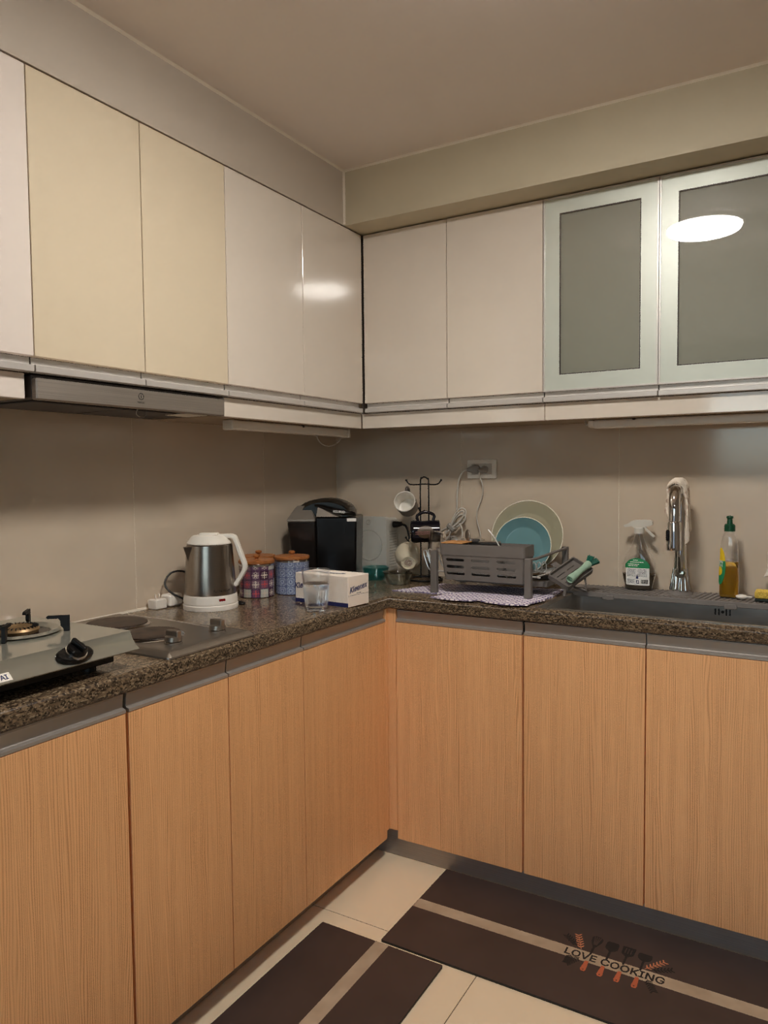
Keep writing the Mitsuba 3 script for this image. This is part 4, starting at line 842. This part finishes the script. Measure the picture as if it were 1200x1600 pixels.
# rag draped over the spout: a strip bent over the arch with folds
def rag():
    n, m = 60, 26; V = []
    s = np.linspace(-1, 1, n)
    for si in s:
        # section across the spout: down the left side, over, down the right side
        ang = np.clip(si / .42, -1, 1) * (np.pi / 2); R = .0205
        xoff = R * math.sin(ang); zoff = R * math.cos(ang)
        down = max(0, abs(si) - .42) / .58 * (.105 if si < 0 else .150)
        for j, t in enumerate(np.linspace(0, 1, m)):
            th = .85 + 1.25 * t                                       # along the arch
            c = np.array([FX + .001, FY - .068 + .068 * math.cos(th), 1.200 + .066 * math.sin(th)]); nrm = np.array([0, math.cos(th), math.sin(th)])
            w = .006 * math.sin(7 * t + si * 3) * min(1, down * 20) + .0035 * math.sin(17 * t + si * 5)
            q = c + nrm * zoff + np.array([xoff + (np.sign(si) * (w + .05 * down)), 0, 0]) + np.array([0, .12 * down * math.sin(4 * t), -down * (1 - .18 * math.sin(3.1 * t + si))])
            f_ = 1 - .35 * min(1, down / .08); q[1] = (FY - .068) + (q[1] - FY + .068) * f_
            V.append(q + .002 * (meshkit.noise(np.array([[si * 9, t * 9, 3.]]), 4)[0] - .5))
    V = np.array(V).reshape(n, m, 3); T_ = .0055
    du = np.gradient(V, axis=0); dv = np.gradient(V, axis=1); N = np.cross(du, dv); N /= np.linalg.norm(N, axis=2, keepdims=True) + 1e-12
    if N[n // 2, m // 2, 2] < 0: N = -N
    T_ = T_ * (.75 + .5 * np.array([[meshkit.noise(np.array([[i * .3, j * .4, 1.]]), 6)[0] for j in range(m)] for i in range(n)]))[..., None]
    A = (V + N * T_).reshape(-1, 3); B = V.reshape(-1, 3); F = []; K_ = n * m
    for i in range(n - 1):
        for j in range(m - 1):
            a, b, c, d = i * m + j, i * m + j + 1, (i + 1) * m + j + 1, (i + 1) * m + j
            F += [(a, b, c), (a, c, d), (K_ + a, K_ + c, K_ + b), (K_ + a, K_ + d, K_ + c)]
    rim_ = [(i, 0) for i in range(n)] + [(n - 1, j) for j in range(1, m)] + [(i, m - 1) for i in range(n - 2, -1, -1)] + [(0, j) for j in range(m - 2, 0, -1)]
    ids = [i * m + j for i, j in rim_]
    for a, b in zip(ids, ids[1:] + ids[:1]): F += [(a, K_ + b, b), (a, K_ + a, K_ + b)]
    q = tm(np.vstack([A, B]), F); trimesh.repair.fix_normals(q); return q
add('rag', rag(), 'rag_cloth', 50, 'worn cream rag draped over the arch of the chrome faucet', 'rag')

def flat_bottle(pts, depth_ratio, n=64, o=(0, 0, 0), p=2.6):
    """(half width, z) outline as a bottle with a rounded-rectangle section."""
    a = np.arange(n) * 2 * np.pi / n; V, F = [], []
    for hw, z, dp in pts:
        for t in a:
            c, s_ = math.cos(t), math.sin(t); V.append((hw * np.sign(c) * abs(c) ** (2 / p), dp * np.sign(s_) * abs(s_) ** (2 / p), z))
    for i in range(len(pts) - 1):
        for j in range(n): k = (j + 1) % n; A, B = i * n, i * n + n; F += [(A + j, A + k, B + k), (A + j, B + k, B + j)]
    V += [(0, 0, pts[0][1]), (0, 0, pts[-1][1])]; L = (len(pts) - 1) * n; m_ = len(V)
    F += [(m_ - 2, (j + 1) % n, j) for j in range(n)] + [(m_ - 1, L + j, L + (j + 1) % n) for j in range(n)]
    return tm(V, F).apply_translation(o)
s = note('spray_bottle', 'clear spray bottle with green and white label and cloudy trigger, standing on the drainage mat', 'spray bottle')
SO = (1.266, -.063, MT + .0003)
sp_pts = [(.040, 0, .022), (.0435, .003, .0245), (.045, .012, .026), (.051, .035, .0275), (.0555, .060, .028), (.053, .085, .028), (.043, .112, .026), (.028, .140, .021), (.0175, .165, .0165), (.0135, .182, .0135), (.0130, .190, .0130)]
inner = [(a - .0014, z + .0014, d - .0014) for a, z, d in sp_pts if z < .04] + [(.0525, .052, .0264)]
part(s, 'cleaner', flat_bottle(inner, .5, o=SO), 'cleaner_liquid', 40)
lb = sg.box(-.038, .020, .038, .100).intersection(affinity.scale(sg.Point(0, .050).buffer(1, 32), .0405, .052)).union(sg.box(-.036, .012, .038, .070))
def shell(pts, o, w=.0011):
    q = flat_bottle([(max(a - w, .002), z + (w if i == 0 else 0), max(d_ - w, .002)) for i, (a, z, d_) in enumerate(pts)], .5, o=o); q.invert(); return cat(flat_bottle(pts, .5, o=o), q)
def front_wrap(poly, y_of, lift=.0006):
    q = ext(poly.segmentize(.005), 0, .0005); v = q.vertices.copy(); q.vertices = np.stack([SO[0] + v[:, 0], SO[1] - y_of(v[:, 0], v[:, 1]) - lift - v[:, 2], SO[2] + v[:, 1]], 1); trimesh.repair.fix_normals(q); return q
part(s, 'bottle', shell(sp_pts, SO), 'clear_plastic', 40)
zs_, hw_, dp_ = np.array([p[1] for p in sp_pts]), np.array([p[0] for p in sp_pts]), np.array([p[2] for p in sp_pts])
y_of = lambda x, z: np.interp(z, zs_, dp_) * np.clip(1 - np.abs(x / np.interp(z, zs_, hw_)) ** 2.6, 0, 1) ** (1 / 2.6)
def strips(poly, n=16, m=8):
    a0, b0, a1, b1 = poly.bounds; out = []
    for i in range(n):
        for j in range(m):
            g_ = poly.intersection(sg.box(a0 + (a1 - a0) * i / n, b0 + (b1 - b0) * j / m, a0 + (a1 - a0) * (i + 1) / n, b0 + (b1 - b0) * (j + 1) / m))
            out += [q for q in getattr(g_, 'geoms', [g_]) if q.geom_type == 'Polygon' and q.area > 1e-9]
    return out
rot = affinity.rotate
green = sg.box(-.0395, .074, .0395, .112).intersection(affinity.scale(sg.Point(0, .073).buffer(1, 32), .0415, .034))
part(s, 'label', cat(*[front_wrap(q, y_of) for q in strips(green)]), 'label_green', False)
part(s, 'label', cat(*[front_wrap(q, y_of) for q in strips(sg.box(-.037, .016, .0385, .0738).buffer(-.003).buffer(.003))]), 'label_white', False)
rows = []
for z in np.arange(.046, .070, .0045): rows += [(-.033, z, -.004), (.001, z, .031)]
for z in np.arange(.022, .038, .004): rows.append((-.032, z, -.008))
part(s, 'label_text', cat(*[front_wrap(q, y_of, .0012) for a_, z, b_ in rows for q in strips(sg.box(a_, z, b_, z + .0013), 4, 1)]), 'label_ink', False)
part(s, 'label_text', cat(*[front_wrap(q, y_of, .0012) for a_, z, b_ in ((-.014, .099, .002), (-.024, .0925, .020), (-.030, .0855, .006), (-.030, .080, .002)) for q in strips(sg.box(a_, z, b_, z + .0022), 4, 1)]), 'label_white', False)
part(s, 'barcode', cat(*[front_wrap(sg.box(.012 + .0023 * i, .022, .0128 + .0023 * i + .0006 * (i % 3), .036), y_of, .0012) for i in range(10)]), 'print_black', False)
part(s, 'recycling_mark', front_wrap(sg.box(-.003, .022, .006, .033).difference(sg.box(-.001, .024, .004, .031)), y_of, .0012), 'navy_print', False)
part(s, 'bottle_mark', front_wrap(sg.Polygon([(-.004, .038), (.004, .038), (.004, .044), (.001, .048), (.001, .052), (-.001, .052), (-.001, .048), (-.004, .044)]), y_of, .0012), 'navy_print', False)
hx_, hz = SO[0], SO[2]
part(s, 'collar', lathe([(0, .188), (.0165, .188), (.0165, .206), (.013, .209), (0, .209)], 32, SO), 'cloudy_plastic')
hd = sg.Polygon([(-.050, .214), (-.034, .222), (-.022, .2305), (-.004, .234), (.036, .2345), (.043, .230), (.044, .220), (.034, .213), (.016, .210), (.012, .204), (-.012, .204), (-.022, .212), (-.044, .208)]).buffer(-.0015).buffer(.0015)
part(s, 'trigger_head', xf(ext(hd, -.0095, .0095), (1, 0, 0), (0, 0, 1), (0, -1, 0), SO), 'cloudy_plastic', 30)
part(s, 'trigger', xf(ext(sg.LineString([(.018, .212), (.026, .200), (.036, .190), (.0475, .179)]).buffer(.0032), -.007, .007), (1, 0, 0), (0, 0, 1), (0, -1, 0), SO), 'cloudy_plastic', 30)
part(s, 'dip_tube', tube([(SO[0], SO[1], SO[2] + .185), (SO[0] + .002, SO[1], SO[2] + .12), (SO[0] + .01, SO[1], SO[2] + .02)], .002, 8), 'cloudy_plastic')

d = note('dish_soap', 'half-full clear bottle of amber dish soap with a dark green cap', 'soap bottle')
DO = (1.547, -.106, MT + .0003)
ds = [(a_, z_ * .925, b_) for a_, z_, b_ in [(.0225, 0, .0155), (.027, .003, .0185), (.028, .010, .0195), (.0285, .060, .0195), (.0275, .100, .0195), (.0255, .140, .0185), (.0255, .165, .0185), (.0235, .190, .0175), (.0175, .212, .0150), (.0135, .220, .0130), (.0130, .2245, .0130)]]
part(d, 'bottle', shell(ds, DO), 'clear_plastic', 40)
part(d, 'liquid', flat_bottle([(a - .0014, z + .0014, q - .0014) for a, z, q in ds if z < .10] + [(.0258, .112, .0178)], .6, o=DO), 'amber_liquid', 40)
part(d, 'cap', lathe([(a_, z_ - .0165) for a_, z_ in [(0, .2235), (.0155, .2235), (.0160, .226), (.0158, .242), (.013, .246), (.0085, .247), (.0075, .262), (.0105, .266), (.009, .271), (0, .273)]], 36, DO), 'cap_green')
def side_wrap(poly, lift=.0006):
    q = ext(poly, 0, .0005); v = q.vertices.copy(); p_ = 2.6
    th = np.pi + .62 + v[:, 0] / .021; c_, s_ = np.cos(th), np.sin(th); hw = np.interp(v[:, 1], [p[1] for p in ds], [p[0] for p in ds]) + lift + v[:, 2]; dp = np.interp(v[:, 1], [p[1] for p in ds], [p[2] for p in ds]) + lift + v[:, 2]
    q.vertices = np.stack([DO[0] + hw * np.sign(c_) * np.abs(c_) ** (2 / p_), DO[1] + dp * np.sign(s_) * np.abs(s_) ** (2 / p_), DO[2] + v[:, 1]], 1); return q
oval = affinity.scale(sg.Point(0, 0).buffer(1, 32), .0155, .058); oval = affinity.translate(oval, 0, .098)
part(d, 'label', cat(*[side_wrap(q) for q in strips(oval.intersection(sg.box(-1, .115, 1, 1)), 10, 8)]), 'label_yellow', False)
part(d, 'label', cat(*[side_wrap(q) for q in strips(oval.intersection(sg.box(-1, 0, 1, .1149)), 10, 8)]), 'label_green', False)
part(d, 'label_mark', cat(*[side_wrap(q, .0012) for q in strips(affinity.scale(sg.Point(-.001, .083).buffer(1), .009, .014), 6, 6)]), 'label_yellow', False)
def wl(s_, z, h_):
    t_ = text(s_, h_, .0003, True); v = t_.vertices; q = tm(v, t_.faces); P_ = q.vertices.copy(); th = np.pi + .62 + P_[:, 0] / .021; c_, s2 = np.cos(th), np.sin(th); hw = .0262 + .0016 + P_[:, 2]; dp = .0190 + .0016 + P_[:, 2]
    q.vertices = np.stack([DO[0] + hw * np.sign(c_) * np.abs(c_) ** (2 / 2.6), DO[1] + dp * np.sign(s2) * np.abs(s2) ** (2 / 2.6), DO[2] + z + P_[:, 1]], 1); return q
part(d, 'label_text', wl('ON', .112, .009), 'label_white', False)
part(d, 'label_text', wl('SH', .100, .009), 'label_white', False)
w = note('scoop', 'small white plastic scoop lying face down between the dish soap and the sponge', 'scoop')
sc = trimesh.creation.icosphere(3, 1.0); sc.apply_scale((.017, .0135, .0075)); part(w, 'bowl', sc.apply_translation((1.585, -.128, MT + .0077)), 'white_plastic', True)
part(w, 'handle', rbox(1.599, 1.6145, -.132, -.124, MT + .0065, MT + .0105, .0015), 'white_plastic')
w = note('sponge', 'yellow scrub sponge with dark scouring side at the right photo edge', 'sponge')
part(w, 'foam', rbox(1.622, 1.717, -.155, -.095, MT + .0085, MT + .031, .006), 'sponge_foam')
part(w, 'scouring_pad', rbox(1.623, 1.716, -.1545, -.0955, MT + .0004, MT + .0085, .003), 'scourer')
# white towel hanging at the right edge
def hanging(x0, x1, z0, z1, y):
    n, m = 34, 40; u, v = np.meshgrid(np.linspace(0, 1, n), np.linspace(0, 1, m)); w = .35 + .65 * v
    xc, X = (x0 + x1) / 2, 0
    x = xc + (u - .5) * (x1 - x0) * w + .006 * np.sin(v * 9 + u * 3); z = z1 - v * (z1 - z0) + .012 * np.sin(u * 7) * v; yy = y + .010 * np.sin(u * 19 + v * 2) * (.4 + v) - .012 * v * 0
    A = np.stack([x, yy - .006, z], -1).reshape(-1, 3); B = np.stack([x, yy + .006, z], -1).reshape(-1, 3); K_ = n * m; F = []
    for i in range(m - 1):
        for j in range(n - 1): a, b, c, d = i * n + j, i * n + j + 1, (i + 1) * n + j + 1, (i + 1) * n + j; F += [(a, c, b), (a, d, c), (K_ + a, K_ + b, K_ + c), (K_ + a, K_ + c, K_ + d)]
    ids = [j for j in range(n)] + [i * n + n - 1 for i in range(1, m)] + [(m - 1) * n + j for j in range(n - 2, -1, -1)] + [i * n for i in range(m - 2, 0, -1)]
    for a, b in zip(ids, ids[1:] + ids[:1]): F += [(a, b, K_ + b), (a, K_ + b, K_ + a)]
    q = tm(np.vstack([A, B]), F); trimesh.repair.fix_normals(q); return q
w = note('hand_towel', 'white crumpled cloth hanging at the right photo edge above the sponge', 'towel')
part(w, 'cloth', hanging(1.636, 1.775, .975, 1.158, -.050), 'white_cloth', 50)
w = note('towel_hook', 'small chrome hook on the back wall holding the white cloth', 'hook')
part(w, 'rose', lathe([(0, 0), (.014, 0), (.013, .004), (0, .005)], 28, (1.707, -.0005, 1.165), (0, -1, 0)), 'chrome')
part(w, 'hook', tube([(1.707, -.004, 1.165), (1.707, -.035, 1.160), (1.707, -.050, 1.152), (1.707, -.064, 1.160), (1.707, -.066, 1.172)], .003, 8), 'chrome')

# ------------------------------------------------------------------ floor mats
def floor_mat(key, label, x0, x1, y0, y1, stripe, along):
    m = note(key, label, 'floor mat')
    part(m, 'base', vbox(x0, x1, y0, y1, .0004, .0065, .004), 'mat_brown', 30)
    part(m, 'binding', unman(man(vbox(x0 - .001, x1 + .001, y0 - .001, y1 + .001, .0004, .0052, .005)) - man(vbox(x0 + .0005, x1 - .0005, y0 + .0005, y1 - .0005, -.1, .1, .004))), 'black_matte', 30)
    a, b = stripe
    part(m, 'stripe', cbox(a, b, y0 + .001, y1 - .001, .0064, .0068, .0001) if along == 'y' else cbox(x0 + .001, x1 - .001, a, b, .0064, .0068, .0001), 'mat_stripe', False)
    return m
floor_mat('floor_mat', 'dark brown mat with a pale stripe in front of the left base cabinets', .555, .944, -2.12, -.9245, (.7375, .7785), 'y')
m = floor_mat('floor_mat_001', 'dark brown mat printed with words and utensils in front of the sink cabinets', .746, 1.955, -.9110, -.4865, (-.7245, -.6800), 'x')
Z = .0068
def flat(poly, z=Z, h_=.0003): return cat(*[ext(g_, z, z + h_) for g_ in getattr(poly, 'geoms', [poly]) if g_.geom_type == 'Polygon' and g_.area > 1e-8])
tx0 = text('LOVE COOKING', .026, .0003, True); wdt = tx0.bounds[1][0] - tx0.bounds[0][0]; tx0.apply_scale((.258 / wdt, 1, 1)); tx0.apply_translation((1.337, -.702, Z + .0001))
part(m, 'lettering', tx0, 'print_black', False)
def tool(x, dx, head):
    d_ = unit((dx, 1)); mv = lambda g_: affinity.translate(rot(g_, -math.degrees(math.atan2(d_[0], d_[1])), origin=(0, 0)), x, -.702)
    hd = sg.LineString([(0, .017), (0, .055)]).buffer(.0028).union(head); part(m, 'utensil_print', flat(mv(hd)), 'print_black', False)
    hn = sg.Polygon([(-.0045, -.017), (.0045, -.017), (.0075, -.055), (.005, -.062), (-.005, -.062), (-.0075, -.055)]).difference(sg.Point(0, -.055).buffer(.0022)); part(m, 'handle_print', flat(mv(hn)), 'print_rust', False)
whisk = sg.Polygon([(0, .045), (.0125, .075), (.0140, .092), (.008, .100), (-.008, .100), (-.0140, .092), (-.0125, .075)]).buffer(.001)
for xx in (-.0085, -.003, .003, .0085): whisk = whisk.difference(sg.LineString([(xx * .4, .062), (xx, .098)]).buffer(.0016))
tool(1.272, .02, whisk)
tool(1.315, .02, sg.Polygon([(-.004, .054), (.004, .054), (.0155, .066), (.0155, .090), (.012, .095), (-.012, .095), (-.0155, .090), (-.0155, .066)]).buffer(.001))
sl = sg.Polygon([(-.004, .054), (.004, .054), (.0145, .064), (.0165, .095), (-.0165, .095), (-.0145, .064)]).buffer(.001)
for xx in (-.0075, 0, .0075): sl = sl.difference(sg.box(xx - .0015, .066, xx + .0015, .090))
tool(1.358, .02, sl)
tool(1.402, .02, affinity.scale(sg.Point(0, .076).buffer(1, 24), .0185, .020).intersection(sg.box(-1, 0, 1, .088)))
def sprig(x, y, ang, L, bs, n=6):
    d_ = np.array([math.cos(ang), math.sin(ang)]); s_ = np.array([-d_[1], d_[0]]); g_ = sg.LineString([(x, y), (x + d_[0] * L, y + d_[1] * L)]).buffer(.0009)
    for i in range(n):
        for sd in (-1, 1):
            c = np.array([x, y]) + d_ * L * (i + .7) / n; e = c + d_ * .008 + s_ * sd * .010
            g_ = g_.union(rot(affinity.translate(affinity.scale(sg.Point(0, 0).buffer(1, 8), .0066, .0020), *((c + e) / 2)), math.degrees(math.atan2(*(e - c)[::-1])), origin=tuple((c + e) / 2)))
    part(m, 'leaf_print', flat(g_), bs, False)
sprig(1.245, -.677, math.radians(112), .062, 'print_tan'); sprig(1.232, -.668, math.radians(140), .050, 'print_black')
sprig(1.412, -.676, math.radians(52), .066, 'print_tan'); sprig(1.428, -.672, math.radians(28), .052, 'print_black')
sprig(1.250, -.714, math.radians(-120), .045, 'print_black'); sprig(1.228, -.714, math.radians(-95), .036, 'print_black')
sprig(1.425, -.714, math.radians(-60), .045, 'print_black')
for stem, grp in (('canister', 'patterned canisters with wooden lids'), ('drying_glass', 'ribbed glasses in the dish rack'), ('upper_cabinet', 'upper cabinets along the two walls'),
                  ('base_cabinet', 'oak base cabinets'), ('plate', 'plates standing in the dish rack'), ('mug', 'mugs hanging on the mug tree'), ('batten_light', 'batten lights under the upper cabinets'),
                  ('floor_mat', 'dark brown kitchen floor mats'), ('kickboard', 'steel kickboards'), ('glass_bowl', 'glass bowls beside the mug tree')):
    for k_ in list(labels):
        if k_ == stem or (k_.startswith(stem + '_') and k_[len(stem) + 1:].isdigit()): labels[k_]['group'] = grp
for k_ in list(labels):
    assert k_ in scene or any(s_.startswith(k_ + '__') for s_ in scene), k_
